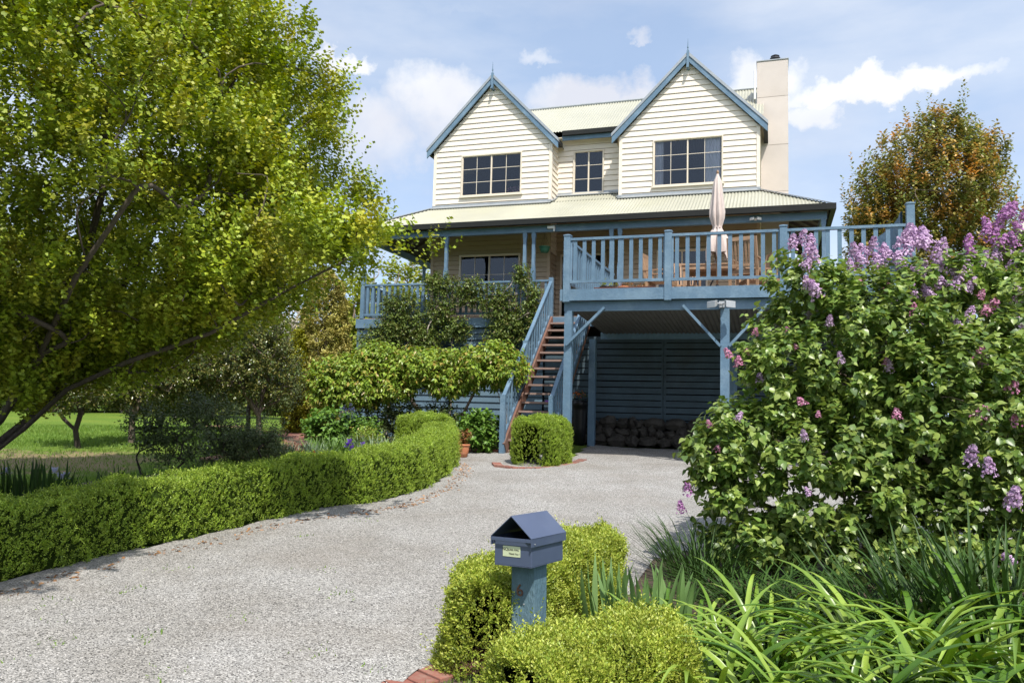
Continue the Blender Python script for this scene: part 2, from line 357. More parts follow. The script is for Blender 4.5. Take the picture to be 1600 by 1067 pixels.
L_SHD = leafmat('dull shrub leaves', [(.06, .09, .03), (.10, .14, .045), (.15, .18, .06)], .22, .5, (.75, 1.2), 3)
L_RED = leafmat('reddish pot leaves', [(.25, .07, .03), (.15, .16, .04), (.4, .12, .05)], .25, .5)
L_GRASS = leafmat('lawn blades', [(.10, .19, .03), (.16, .27, .04), (.22, .33, .06)], .3, .5, (.85, 1.15), 1)
L_SILV = leafmat('grey green blades', [(.22, .30, .17), (.30, .37, .24)], .25, .5)
F_LIL = leafmat('mauve florets', [(.36, .22, .40), (.50, .33, .52), (.66, .50, .66), (.44, .25, .44)], .25, .6, (.9, 1.12), 9, .2)
F_PNK = leafmat('deep pink florets', [(.42, .14, .26), (.54, .24, .36), (.58, .38, .46)], .25, .6, (.9, 1.12), 9, .2)
F_MAG = leafmat('purple florets', [(.32, .13, .32), (.44, .20, .42), (.54, .32, .52)], .25, .6, (.9, 1.12), 9, .2)
F_RED = leafmat('red petals', [(.55, .01, .012), (.65, .03, .02)], .2, .5)
F_PUR = leafmat('violet petals', [(.14, .06, .40), (.22, .12, .50)], .2, .5)
F_BLU = leafmat('pale blue petals', [(.25, .28, .60), (.40, .42, .70)], .2, .5)
F_WHT = leafmat('white petals', [(.60, .62, .72), (.5, .5, .66)], .2, .5)
F_ORG = leafmat('orange petals', [(.65, .18, .03), (.55, .10, .03)], .2, .5)
# ---------------------------------------------------------------- ground, drive, paths
def ground_mat():
    m, nt, N, L = newmat('lawn')
    tc = N('ShaderNodeTexCoord'); O = tc.outputs['Object']
    n1 = N('ShaderNodeTexNoise'); n1.inputs['Scale'].default_value = 70; n1.inputs['Detail'].default_value = 5; L(O, n1.inputs[0])
    n2 = N('ShaderNodeTexNoise'); n2.inputs['Scale'].default_value = .45; n2.inputs['Detail'].default_value = 4; L(O, n2.inputs[0])
    r1 = ramp(N, [(.075, .125, .02), (.13, .205, .035), (.20, .285, .06)], [.3, .5, .7]); L(n1.outputs[0], r1.inputs[0])
    r2 = ramp(N, [(.8, .9, .7), (1.15, 1.05, .9)], [.35, .65]); L(n2.outputs[0], r2.inputs[0])
    col = mix(N, L, 1.0, r1.outputs[0], r2.outputs[0], 'MULTIPLY')
    # worn earth under the small trees
    n3 = N('ShaderNodeTexNoise'); n3.inputs['Scale'].default_value = 1.6; n3.inputs['Detail'].default_value = 8; n3.inputs['Roughness'].default_value = .65; L(O, n3.inputs[0])
    vd = N('ShaderNodeVectorMath'); vd.operation = 'DISTANCE'; L(O, vd.inputs[0]); vd.inputs[1].default_value = (-10.9, 9.9, -1)
    mr = N('ShaderNodeMapRange'); L(vd.outputs['Value'], mr.inputs[0]); mr.inputs[1].default_value = .5; mr.inputs[2].default_value = 2.9; mr.inputs[3].default_value = .28; mr.inputs[4].default_value = -.12
    ad = N('ShaderNodeMath'); L(n3.outputs[0], ad.inputs[0]); L(mr.outputs[0], ad.inputs[1])
    mm = N('ShaderNodeMapRange'); L(ad.outputs[0], mm.inputs[0]); mm.inputs[1].default_value = .55; mm.inputs[2].default_value = .68; mm.inputs[4].default_value = .85
    col = mix(N, L, mm.outputs[0], col, (.27, .20, .12))
    b = N('ShaderNodeBsdfPrincipled'); L(col, b.inputs[0]); b.inputs['Roughness'].default_value = .9; b.inputs['Specular IOR Level'].default_value = .1
    bp = N('ShaderNodeBump'); bp.inputs['Strength'].default_value = .9; bp.inputs['Distance'].default_value = .03; L(n1.outputs[0], bp.inputs['Height']); L(bp.outputs[0], b.inputs['Normal'])
    o = N('ShaderNodeOutputMaterial'); L(b.outputs[0], o.inputs[0]); return m
def gravel_mat():
    m, nt, N, L = newmat('gravel')
    tc = N('ShaderNodeTexCoord'); O = tc.outputs['Object']
    v = N('ShaderNodeTexVoronoi'); v.inputs['Scale'].default_value = 130; L(O, v.inputs['Vector'])
    v2 = N('ShaderNodeTexVoronoi'); v2.inputs['Scale'].default_value = 190; L(O, v2.inputs['Vector'])
    s = N('ShaderNodeSeparateColor'); L(v.outputs['Color'], s.inputs[0])
    r = ramp(N, [(.05, .05, .05), (.18, .178, .172), (.32, .315, .305), (.43, .423, .41), (.64, .63, .61)], [0, .14, .4, .8, 1]); L(s.outputs[0], r.inputs[0])
    s2 = N('ShaderNodeSeparateColor'); L(v2.outputs['Color'], s2.inputs[0])
    r2 = ramp(N, [(.72, .71, .69), (1.12, 1.11, 1.09)]); L(s2.outputs[0], r2.inputs[0])
    col = mix(N, L, 1, r.outputs[0], r2.outputs[0], 'MULTIPLY')
    n = N('ShaderNodeTexNoise'); n.inputs['Scale'].default_value = 1.1; n.inputs['Detail'].default_value = 6; n.inputs['Roughness'].default_value = .65; L(O, n.inputs[0])
    r3 = ramp(N, [(.86, .84, .81), (1.08, 1.08, 1.08)], [.35, .65]); L(n.outputs[0], r3.inputs[0])
    col = mix(N, L, 1, col, r3.outputs[0], 'MULTIPLY')
    n5 = N('ShaderNodeTexNoise'); n5.inputs['Scale'].default_value = .5; n5.inputs['Detail'].default_value = 8; n5.inputs['Roughness'].default_value = .7; L(O, n5.inputs[0])
    m5 = N('ShaderNodeMapRange'); L(n5.outputs[0], m5.inputs[0]); m5.inputs[1].default_value = .5; m5.inputs[2].default_value = .68; m5.inputs[4].default_value = .33
    col = mix(N, L, m5.outputs[0], col, (.24, .205, .165))
    b = N('ShaderNodeBsdfPrincipled'); L(col, b.inputs[0]); b.inputs['Roughness'].default_value = .85; b.inputs['Specular IOR Level'].default_value = .25
    iv = N('ShaderNodeMath'); iv.operation = 'SUBTRACT'; iv.inputs[0].default_value = 1; L(v.outputs['Distance'], iv.inputs[1])
    bp = N('ShaderNodeBump'); bp.inputs['Strength'].default_value = .85; bp.inputs['Distance'].default_value = .008; L(iv.outputs[0], bp.inputs['Height']); L(bp.outputs[0], b.inputs['Normal'])
    o = N('ShaderNodeOutputMaterial'); L(b.outputs[0], o.inputs[0]); return m
def brick_mat():
    m, nt, N, L = newmat('brick paver')
    g = N('ShaderNodeNewGeometry'); r = ramp(N, [(.17, .065, .048), (.27, .085, .06), (.22, .115, .09), (.31, .12, .085), (.17, .12, .10)]); L(g.outputs['Random Per Island'], r.inputs[0])
    tc = N('ShaderNodeTexCoord'); n = N('ShaderNodeTexNoise'); n.inputs['Scale'].default_value = 24; n.inputs['Detail'].default_value = 7; L(tc.outputs['Object'], n.inputs[0])
    mr = N('ShaderNodeMapRange'); L(n.outputs[0], mr.inputs[0]); mr.inputs[1].default_value = .45; mr.inputs[2].default_value = .8; mr.inputs[4].default_value = .6
    col = mix(N, L, mr.outputs[0], r.outputs[0], (.30, .24, .19))
    b = N('ShaderNodeBsdfPrincipled'); L(col, b.inputs[0]); b.inputs['Roughness'].default_value = .85
    bp = N('ShaderNodeBump'); bp.inputs['Strength'].default_value = .5; bp.inputs['Distance'].default_value = .01; L(n.outputs[0], bp.inputs['Height']); L(bp.outputs[0], b.inputs['Normal'])
    o = N('ShaderNodeOutputMaterial'); L(b.outputs[0], o.inputs[0]); return m
LAWN, GRAVEL, BRICK = ground_mat(), gravel_mat(), brick_mat()

def und(P):                        # gentle unevenness of open ground
    return .018*np.sin(P[:, 0]*.9+1)*np.cos(P[:, 1]*.7)+.010*np.sin(P[:, 0]*2.3+P[:, 1]*1.7)
def grid_sheet(name, xs, ys, mat, lift, inside=None, rough=0):
    X, Y = np.meshgrid(xs, ys); P = np.stack([X.ravel(), Y.ravel()], 1)
    Z = gzv(P)+und(P)+lift
    if rough: Z = Z+rng.normal(size=len(Z))*rough
    V = np.column_stack([P, Z]); nx, ny = len(xs), len(ys)
    i, j = np.meshgrid(np.arange(nx-1), np.arange(ny-1)); a = (j*nx+i).ravel()
    F = np.stack([a, a+1, a+nx+1, a+nx], 1)
    if inside is not None:
        c = V[F].mean(1)[:, :2]; F = F[inside(c)]
        used = np.unique(F); mp = -np.ones(len(V), int); mp[used] = np.arange(len(used)); V = V[used]; F = mp[F]
    return np_mesh(name, V, F, mat, smooth=True)
def in_poly(c, poly):
    x, y = c[:, 0], c[:, 1]; r = np.zeros(len(c), bool); n = len(poly)
    for k in range(n):
        x1, y1 = poly[k]; x2, y2 = poly[(k+1) % n]
        m = ((y1 > y) != (y2 > y)) & (x < (x2-x1)*(y-y1)/(y2-y1+1e-12)+x1); r ^= m
    return r
far = np.array([60, 90, 150, 300, 700, 1500.])
xs = np.concatenate([-far[::-1], np.arange(-45, 45.1, .375), far]); ys = np.concatenate([-far[::-1], np.arange(-30, 55.1, .375), far])
tag(grid_sheet('ground', xs, ys, LAWN, 0), kind='structure')
BED_L = [(-6.3, -3), (-6.0, 2), (-5.9, 4.5), (-5.8, 6), (-5.5, 7), (-5.3, 8), (-5.0, 9), (-5.0, 10.5), (-5.4, 12.5), (-5.6, 14.3), (-5.2, 18.2), (-10.6, 18.2), (-10.9, 15.5), (-8.8, 13.9), (-8.1, 12.6), (-8.2, 10.3), (-8.6, 8.3), (-8.4, 4), (-8.6, -3)]
BED_R = [(-1.72, 4.3), (-1.45, 5.2), (-1.0, 6.0), (-.95, 7.3), (-.4, 8.3), (1.2, 8.9), (5, 9.6), (9, 9.6), (9, 1), (-1.4, 1), (-1.5, 2.8)]
DRIVE = [(-5.5, -4), (-5.4, 2), (-5.35, 4.4), (-5.3, 5.5), (-5.15, 6.2), (-5.0, 7), (-4.85, 8), (-4.5, 9), (-4.45, 10.2), (-4.8, 11.6), (-5.4, 13), (-5.8, 14.6), (-5.1, 14.9), (-3.6, 14.8), (-3.9, 17.6), (6, 17.6), (10, 12), (10, 9.5), (1.2, 8.8), (-.4, 8.2), (-.95, 7.2), (-1.0, 6), (-1.35, 5.2), (-1.5, 4.5), (-1.78, 3.9), (-2.3, 3.2), (-2.8, 2.65), (-3.3, 2.0), (-2.6, -4)]
g1 = np.arange(-12, 12, .1)
tag(grid_sheet('gravel_driveway', g1, np.arange(-4, 19, .1), GRAVEL, .022, lambda c: in_poly(c, DRIVE), .003), kind='structure')
tag(grid_sheet('garden_bed', g1, np.arange(-3, 18.6, .1), SOIL, .016, lambda c: in_poly(c, BED_L), .004), kind='structure')
tag(grid_sheet('shrub_bed', g1, np.arange(0, 10, .1), SOIL, .017, lambda c: in_poly(c, BED_R), .004), kind='structure')

def brick_run(name, pts, wid, lift=.02, courses=1, sz=.23, cat=None, along=False):
    # bricks laid across (or along) a line
    mb = MB(); seg = 0; P = [Vector(p) for p in pts]; carry = 0
    bw = .11 if not along else .23
    for c in range(courses):
        carry = (c % 2)*bw*.5
        for a, b in zip(P[:-1], P[1:]):
            d = b-a; ln = d.length; d.normalize(); n = Vector((-d.y, d.x)); t = carry
            while t < ln:
                q = a+d*t+n*(wid/courses)*(c+.5-courses/2)
                z = gz(q.x, q.y)+lift+random.uniform(-.003, .004); ang = random.uniform(-.03, .03)
                dd = Vector((d.x*math.cos(ang)-d.y*math.sin(ang), d.x*math.sin(ang)+d.y*math.cos(ang), 0))
                mb.bar((q.x-dd.x*bw*.47, q.y-dd.y*bw*.47, z-.02), (q.x+dd.x*bw*.47, q.y+dd.y*bw*.47, z-.02), wid/courses*.95, .05)
                t += bw*1.02
            carry = t-ln
    return tag(mb.build(name, BRICK, bevel=.004), kind='structure')
brick_run('brick_edging', [(-2.75, 2.7), (-2.35, 3.15), (-2.02, 3.5), (-1.8, 3.82), (-1.62, 4.15), (-1.48, 4.6)], .22, .035)
brick_run('brick_edging', [(-4.5, 12.95), (-4.36, 12.66), (-4.05, 12.55), (-3.72, 12.66), (-3.48, 13.0), (-3.34, 13.6), (-3.3, 14.3)], .16, .04)
brick_run('brick_edging', [(-5.9, 14.6), (-5.5, 14.8), (-5.0, 14.9), (-4.5, 14.85)], .26, .065)
brick_run('brick_path', [(-8.6, 11.2), (-8.75, 12.6), (-9.1, 13.9), (-9.9, 15.4), (-11.4, 17.2), (-13.5, 18.9), (-16, 20.3)], 1.1, .02, 10, along=True)

# loose pebbles of the drive, fallen leaves and weeds
def pebbles():
    n = 15000
    P = np.column_stack([rng.uniform(-5.6, 1, n), 2+rng.power(1, n)*9]); P = P[in_poly(P, DRIVE)]; n = len(P)
    base = np.array([(1, 0, 0), (-1, 0, 0), (0, 1, 0), (0, -1, 0), (0, 0, 1), (0, 0, -1)], float)
    F0 = np.array([(0, 2, 4), (2, 1, 4), (1, 3, 4), (3, 0, 4)])
    S = rng.uniform(.003, .0085, (n, 1, 3))*np.array([1, 1, .7]); a = rng.uniform(0, 6.28, n)
    V = base[None]*S*(1+rng.normal(size=(n, 6, 1))*.15)
    ca, sa = np.cos(a)[:, None], np.sin(a)[:, None]
    V = np.stack([V[:, :, 0]*ca-V[:, :, 1]*sa, V[:, :, 0]*sa+V[:, :, 1]*ca, V[:, :, 2]], 2)
    V += np.column_stack([P, gzv(P)+und(P)+.016])[:, None, :]
    F = (F0[None]+np.arange(n)[:, None, None]*6).reshape(-1, 3)
    m, nt, N, L = newmat('pebble'); g = N('ShaderNodeNewGeometry')
    r = ramp(N, [(.05, .05, .05), (.2, .19, .18), (.34, .33, .31), (.46, .45, .43), (.66, .65, .62)]); L(g.outputs['Random Per Island'], r.inputs[0])
    b = N('ShaderNodeBsdfPrincipled'); L(r.outputs[0], b.inputs[0]); b.inputs['Roughness'].default_value = .8
    o = N('ShaderNodeOutputMaterial'); L(b.outputs[0], o.inputs[0])
    tag(np_mesh('loose_pebbles', V.reshape(-1, 3), F, m), 'loose grey and white pebbles lying on the gravel drive', 'gravel', kind='stuff')
pebbles()
def litter():
    n = 900; t = rng.uniform(0, 1, n)
    path = np.array([(-5.1, 3.5), (-5.05, 5.5), (-4.75, 7), (-4.2, 8.6), (-4.2, 10), (-4.6, 11.5), (-5.1, 12.8)])
    s = t*(len(path)-1); i = s.astype(int); P = path[i]+(path[np.minimum(i+1, len(path)-1)]-path[i])*(s-i)[:, None]
    P = P+np.abs(rng.normal(size=(n, 2)))*np.array([.09, .0])+rng.normal(size=(n, 2))*.03
    Q = np.column_stack([P, gzv(P)+und(P)+.022]); m = leafmat('dry leaves', [(.30, .15, .06), (.42, .24, .12), (.2, .09, .04)], .1)
    D = rdir(n); D[:, 2] *= .2; Nn = np.tile([0, 0, 1.], (n, 1))+rng.normal(size=(n, 3))*.4
    tag(leaves('fallen_leaves', Q, D, Nn, rng.uniform(.02, .05, n), LEAF_OVAL, m), 'dry brown leaves lying along the foot of the box hedge', 'leaves', kind='stuff')
    # weeds: little tufts
    P = []
    for c in ((-3.9, 3.6), (-4.2, 3.9), (-3.5, 3.9), (-4.3, 4.6), (-3.2, 4.4), (-2.2, 3.5), (-2.5, 3.3), (-2.0, 3.9), (-2.6, 3.0), (-4.6, 4.2), (-4.9, 4.0), (-4.7, 3.6), (-4.4, 3.4), (-4.5, 5.2), (-4.2, 6.6), (-3.9, 3.2), (-2.4, 4.0), (-3.0, 3.5), (-2.9, 5.0), (-3.4, 5.6), (-4.1, 7.6)):
        k = rng.integers(25, 60); P.append(np.array(c)+rng.normal(size=(k, 2))*.07)
    P = np.concatenate(P); n = len(P); Q = np.column_stack([P, gzv(P)+und(P)+.014]); D = rdir(n)*.8+[0, 0, .4]
    tag(leaves('weeds', Q, D, rdir(n), rng.uniform(.015, .04, n), LEAF_LANCE, L_GRASS), 'small green weeds sprouting through the gravel', 'weeds', kind='stuff')
litter()
def lawn_blades():
    n = 90000
    r = 8.0+rng.power(1.1, n)*17; a = rng.uniform(R_(-62), R_(-34), n)
    P = np.column_stack([r*np.sin(a), r*np.cos(a)]); P = P[(~in_poly(P, BED_L)) & (P[:, 0] < -6)]
    dd = np.hypot(P[:, 0]+10.9, P[:, 1]-9.9); P = P[(dd > 2.3) | (rng.uniform(size=len(P)) < .25)]; n = len(P)
    Q = np.column_stack([P, gzv(P)+und(P)]); D = rdir(n)*.55+[0, 0, 1]
    tag(leaves('lawn_grass', Q, D, rdir(n), rng.uniform(.03, .075, n), LEAF_LANCE, L_GRASS, wmul=.7), 'short bright green lawn grass behind the box hedge', 'grass', kind='stuff')
    # grass strip by the brick edging in front
    n = 7000; P = np.column_stack([rng.uniform(-2.9, -1.3, n), rng.uniform(2.4, 4.6, n)])
    poly = [(-2.6, 2.3), (-1.9, 3.4), (-1.5, 4.1), (-1.2, 4.3), (-1.2, 2.3)]; P = P[in_poly(P, poly)]; n = len(P)
    Q = np.column_stack([P, gzv(P)+und(P)]); D = rdir(n)*.5+[0, 0, 1]
    tag(leaves('verge_grass', Q, D, rdir(n), rng.uniform(.03, .07, n), LEAF_LANCE, L_GRASS, wmul=.5), 'strip of green grass between brick edging and the low box hedge', 'grass', kind='stuff')
lawn_blades()

# ---------------------------------------------------------------- house
YV, YD, YW, YR, YB, FL = 17.96, 14.03, 19.4, 20.0, 24.5, 2.15
XL0, XL1, XR0, XR1 = -8.75, -5.44, -3.67, -.3        # left gable wall, right gable wall
house = empty('house', (-4.5, 20, -.8), 'two storey cream weatherboard house with twin gables, blue trim, veranda and raised deck', 'house')
H = house
def siding(mb, P, lo, hi, z0, z1, holes=(), e=.145, t=.02):
    z = z0; hz = [h[2] for h in holes]+[h[3] for h in holes]
    while z < z1-1e-6:
        zt = min(z+e, z1); cuts = sorted({z, zt} | {h for h in hz if z < h < zt})
        for a, b in zip(cuts[:-1], cuts[1:]):
            ints = [(None, None)]
            for h in sorted(holes):
                if h[2] < b-1e-6 and h[3] > a+1e-6:
                    l, r = ints.pop(); ints += [(l, h[0]), (h[1], r)]
            gp = .011 if a == z else 0
            for l, r in ints:
                la, lb = (lo(a), lo(b)) if l is None else (l, l); ra, rb = (hi(a), hi(b)) if r is None else (r, r)
                if ra-la < .005: continue
                oa = t*(1-(a-z)/e); ob = t*(1-(b-z)/e)
                mb.add([P(la, a+gp, oa), P(ra, a+gp, oa), P(rb, b, ob), P(lb, b, ob)], [[0, 1, 2, 3]])
                if gp:
                    mb.add([P(la, a+gp, -.03), P(ra, a+gp, -.03), P(ra, a+gp, oa), P(la, a+gp, oa), P(la, a, -.03), P(ra, a, -.03), P(la, a, 0), P(ra, a, 0)], [[0, 1, 2, 3], [0, 4, 5, 1], [4, 6, 7, 5]])
        z = zt
    return mb
k = lambda v: (lambda z: v)
front = lambda Y: (lambda s, z, o: (s, Y-o, z))
GS = (8.70-6.86)/1.76             # gable pitch
def gable_lo(x0, xc, ze, zc): return lambda z: x0 if z < ze else x0+(xc-x0)*(z-ze)/(zc-ze)
def gable_hi(x1, xc, ze, zc): return lambda z: x1 if z < ze else x1+(xc-x1)*(z-ze)/(zc-ze)
XCL, XCR = (XL0+XL1)/2, (XR0+XR1)/2
ZE, ZC = 6.86, 8.62
WL = (-7.92, -6.28, 5.60, 6.67); WR = (-2.80, -1.17, 5.55, 6.68); WM = (-4.98, -4.22, 5.66, 6.76)
WG = (-7.90, -6.27, 2.95, 3.96); WS = (-2.68, -1.52, 2.17, 3.90); DR = (-5.28, -4.12, 2.17, 4.0)
for nm, x0, x1, xc, wn in (('l', XL0, XL1, XCL, WL), ('r', XR0, XR1, XCR, WR)):
    mb = siding(MB(), front(YW), gable_lo(x0, xc, ZE, ZC), gable_hi(x1, xc, ZE, ZC), 5.25, ZC-.03, [wn])
    # corner boards, inset under the barge
    for xx in (x0-.012, x1-.068): mb.box(xx, xx+.08, YW-.028, YW+.05, 5.2, 6.85)
    mb.build('gable_wall', CREAM, H, label='cream weatherboard gable wall')
siding(MB(), front(YR), k(XL1), k(XR0), 5.5, 7.2, [WM]).build('recessed_wall', CREAM, H)
mb = MB()                          # returns between gables and recess, side walls
siding(mb, lambda s, z, o: (XL1+o, s, z), k(YW), k(YR+.02), 4.0, 7.0)
mb.build('return_wall', CREAM, H)
siding(MB(), lambda s, z, o: (XR0-o, s, z), k(YW), k(YR+.02), 4.0, 7.0).build('return_wall', CREAM, H)
siding(MB(), lambda s, z, o: (XR1+o, s, z), k(YW), k(YB), 2.1, 6.9).build('side_wall', CREAM, H)
siding(MB(), lambda s, z, o: (XL0-o, s, z), k(YW), k(YB), 2.1, 6.9).build('side_wall', CREAM, H)
MB().box(XL0, XR1, YB, YB+.1, 2.1, 7.5).build('back_wall', CREAM, H)
mb = MB()                          # ground-level storey wall
siding(mb, front(YW), k(XL0), k(XL1), 2.1, 5.3, [WG], e=.125)
siding(mb, front(YR), k(XL1), k(XR0), 2.1, 5.6, [DR], e=.125)
siding(mb, front(YW), k(XR0), k(XR1), 2.1, 5.3, [WS], e=.125)
siding(mb, lambda s, z, o: (XL1+o, s, z), k(YW), k(YR+.02), 2.1, 4.0, e=.125)
for xx, yy in ((XL0-.01, YW), (XL1-.07, YW), (XR0-.01, YW), (XR1-.07, YW)): mb.box(xx, xx+.08, yy-.028, yy+.05, 2.1, 4.6)
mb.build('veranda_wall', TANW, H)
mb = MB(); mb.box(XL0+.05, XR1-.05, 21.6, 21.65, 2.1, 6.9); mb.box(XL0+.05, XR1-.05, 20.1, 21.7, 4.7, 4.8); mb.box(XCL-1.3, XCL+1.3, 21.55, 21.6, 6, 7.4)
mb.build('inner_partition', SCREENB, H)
def window(name, wn, Y, panels, cols, rows, curt=None, red=False):
    x0, x1, z0, z1 = wn; f = .03
    mb = MB()                      # casing, sits 3 cm proud
    mb.box(x0-f, x0, Y-.045, Y+.06, z0-f, z1+f); mb.box(x1, x1+f, Y-.045, Y+.06, z0-f, z1+f)
    mb.box(x0, x1, Y-.045, Y+.06, z1, z1+f); mb.box(x0, x1, Y-.045, Y+.06, z0-f, z0)
    wd = (x1-x0)/panels
    for p in range(panels):
        a, b = x0+p*wd, x0+(p+1)*wd; s = .017; yy = Y+.0+.012*p
        mb.box(a, a+s, yy-.02, yy+.02, z0, z1); mb.box(b-s, b, yy-.02, yy+.02, z0, z1)
        mb.box(a+s, b-s, yy-.02, yy+.02, z1-s, z1); mb.box(a+s, b-s, yy-.02, yy+.02, z0, z0+s)
    o = mb.build(name, TRIMC, H)
    gb = MB()
    for p in range(panels):
        a, b = x0+p*wd+.022, x0+(p+1)*wd-.022; yy = Y+.012*p
        for c in range(1, cols): x = a+(b-a)*c/cols; gb.box(x-.006, x+.006, yy-.011, yy+.011, z0+.022, z1-.022)
        for r in range(1, rows): z = z0+(z1-z0)*r/rows; gb.box(a, b, yy-.009, yy+.009, z-.006, z+.006)
    gb.build('glazing_bar', TRIMC, o)
    mg = MB()
    for p in range(panels):
        a, b = x0+p*wd+.022, x0+(p+1)*wd-.022; yy = Y+.012*p
        mg.add([(a, yy, z0+.02), (b, yy+random.uniform(-.004, .004), z0+.02), (b, yy+random.uniform(-.004, .004), z1-.02), (a, yy, z1-.02)], [[0, 1, 2, 3]])
    mg.build('pane', GLASS, o)
    MB().box(x0-.06, x1+.06, Y-.075, Y-.02, z0-f-.03, z0-f+.003).build('sill', TRIMC, o)
    if curt:
        for ca, cb in curt:
            cm = MB(); n = 40; vs = []
            for i in range(n+1):
                x = ca+(cb-ca)*i/n; yy = Y+.07+.025*math.sin(i*1.15)+.01*math.sin(i*2.7)
                vs += [(x, yy, z0-.1), (x, yy, z1+.1)]
            cm.add(vs, [[2*i, 2*i+2, 2*i+3, 2*i+1] for i in range(n)]); cm.build('curtain', CURT, o)
    return o
w1 = window('window', WL, YW, 2, 2, 3)
w2 = window('window', WR, YW, 2, 2, 3, curt=[(WR[0], WR[0]+.22), (WR[1]-.42, WR[1]-.02)])
window('window', WM, YR, 2, 1, 3)
window('window', WG, YW, 2, 2, 2)
window('glass_door', WS, YW, 2, 1, 1)
o = window('glass_door', DR, YR, 2, 1, 1)
MB().box(DR[0]+.12, DR[1]-.22, YR+.03, YR+.05, 2.2, 3.95).build('timber_screen', DOORW, o)
# red flowers on the sill inside the left gable window
n = 60; P = np.column_stack([rng.normal(-6.52, .10, n), rng.uniform(YW+.05, YW+.14, n), rng.normal(5.72, .05, n)])
leaves('window_flowers', P, rdir(n), rdir(n), rng.uniform(.03, .06, n), LEAF_OVAL, F_PNK, w1)

def corr(mb, e0, udir, L, vdir, vmin, vmax, per=.076, amp=.013):
    e0 = Vector(e0); u = Vector(udir).normalized(); v = Vector(vdir).normalized(); nn = u.cross(v).normalized()
    if nn.z < 0: nn = -nn
    st = per/4; n = int(L/st); vs = []
    for i in range(n+1):
        s = i*st; a, b = vmin(s), max(vmin(s), vmax(s)); o = nn*amp*math.sin(2*math.pi*s/per)
        vs += [e0+u*s+v*a+o, e0+u*s+v*b+o]
    mb.add(vs, [[2*i, 2*i+2, 2*i+3, 2*i+1] for i in range(n)])
# veranda roof
EZ, EY = 4.46, 17.78; XE0, XE1 = -10.2, 1.2
sl_ = math.hypot(1.62, .84)
mb = MB()
corr(mb, (XE0, EY, EZ), (1, 0, 0), XE1-XE0, (0, 1.62, .84), lambda s: 0, lambda s: sl_*min(1, s/1.45, (XE1-XE0-s)/1.5))
corr(mb, (XL1, YW, EZ+.84), (1, 0, 0), XR0-XL1, (0, 1.62, .84), lambda s: 0, lambda s: sl_*.6/1.62)
ls = math.hypot(1.5, .84)
corr(mb, (XE1, EY, EZ), (0, 1, 0), YB+.3-EY, (-1.5, 0, .84), lambda s: 0, lambda s: ls*min(1, s/1.62))
corr(mb, (XE0, EY, EZ), (0, 1, 0), YB+.3-EY, (1.45, 0, .84), lambda s: 0, lambda s: ls*min(1, s/1.62))
mb.build('veranda_roof', ROOFC, H)
mb = MB(); t = .035               # lining under the sheets, rafters
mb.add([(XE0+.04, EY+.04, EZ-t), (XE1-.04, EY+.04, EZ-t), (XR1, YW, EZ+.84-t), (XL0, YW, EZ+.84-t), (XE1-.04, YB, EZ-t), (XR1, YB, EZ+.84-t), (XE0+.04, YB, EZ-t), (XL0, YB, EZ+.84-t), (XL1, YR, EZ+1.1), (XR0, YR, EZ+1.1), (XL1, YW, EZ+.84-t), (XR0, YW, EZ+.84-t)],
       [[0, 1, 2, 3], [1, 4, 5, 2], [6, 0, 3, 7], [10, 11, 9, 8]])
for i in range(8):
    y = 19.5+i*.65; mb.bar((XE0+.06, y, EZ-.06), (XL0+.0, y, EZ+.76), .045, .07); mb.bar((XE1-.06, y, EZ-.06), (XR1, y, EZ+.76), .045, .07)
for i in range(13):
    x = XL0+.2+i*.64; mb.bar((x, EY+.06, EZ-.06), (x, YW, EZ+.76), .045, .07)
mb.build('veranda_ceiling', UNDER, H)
mb = MB()                          # gutters, all proud of each other
mb.prism([(XE0-.07, EY-.1), (XE1+.07, EY-.1), (XE1+.07, EY), (XE0-.07, EY)], 'z', EZ-.125, EZ+.005)
mb.box(XE1-.03, XE1+.07, EY, YB+.3, EZ-.125, EZ+.005); mb.box(XE0-.07, XE0+.03, EY, YB+.3, EZ-.125, EZ+.005)
mb.box(XL1+.2, XR0-.05, YR-.36, YR-.26, 7.13, 7.25)
for xx in (XL1+.12, XR1+.09, XL0-.20, XR0-.2): mb.box(xx, xx+.1, 19.36, YR-.37 if xx in (XL1+.12, XR0-.2) else YB+.2, ZE-.06, ZE+.05)
mb.build('gutter', GUTTER, H)
mb = MB(); mb.box(XE0+.12, XE1-.1, YV-.05, YV+.05, 4.18, 4.34); mb.box(XE1-.22, XE1-.12, YV+.05, YB, 4.18, 4.34); mb.box(XE0+.12, XE0+.22, YV+.05, YB, 4.18, 4.34)
mb.build('veranda_beam', BLUE, H)
mb = MB()
mb.bar((XE0, EY, EZ+.025), (XL0, YW, EZ+.865), .16, .02); mb.bar((XE1, EY, EZ+.025), (XR1, YW, EZ+.865), .16, .02)
for a, b, y in ((XL0, XL1, YW), (XR0, XR1, YW), (XL1, XR0, YR)):
    z = EZ+.84+(.31 if y == YR else 0); mb.bar((a-.02, y-.09, z-.01), (b+.02, y-.09, z-.01), .16, .018, (0, -.46, .88)); mb.box(a-.02, b+.02, y-.035, y-.028, z, z+.07)
for xx in (XL1, XR0): mb.bar((xx, YW-.1, EZ+.84), (xx, YR, EZ+1.14), .14, .02)
mb.build('flashing', CAPG, H)
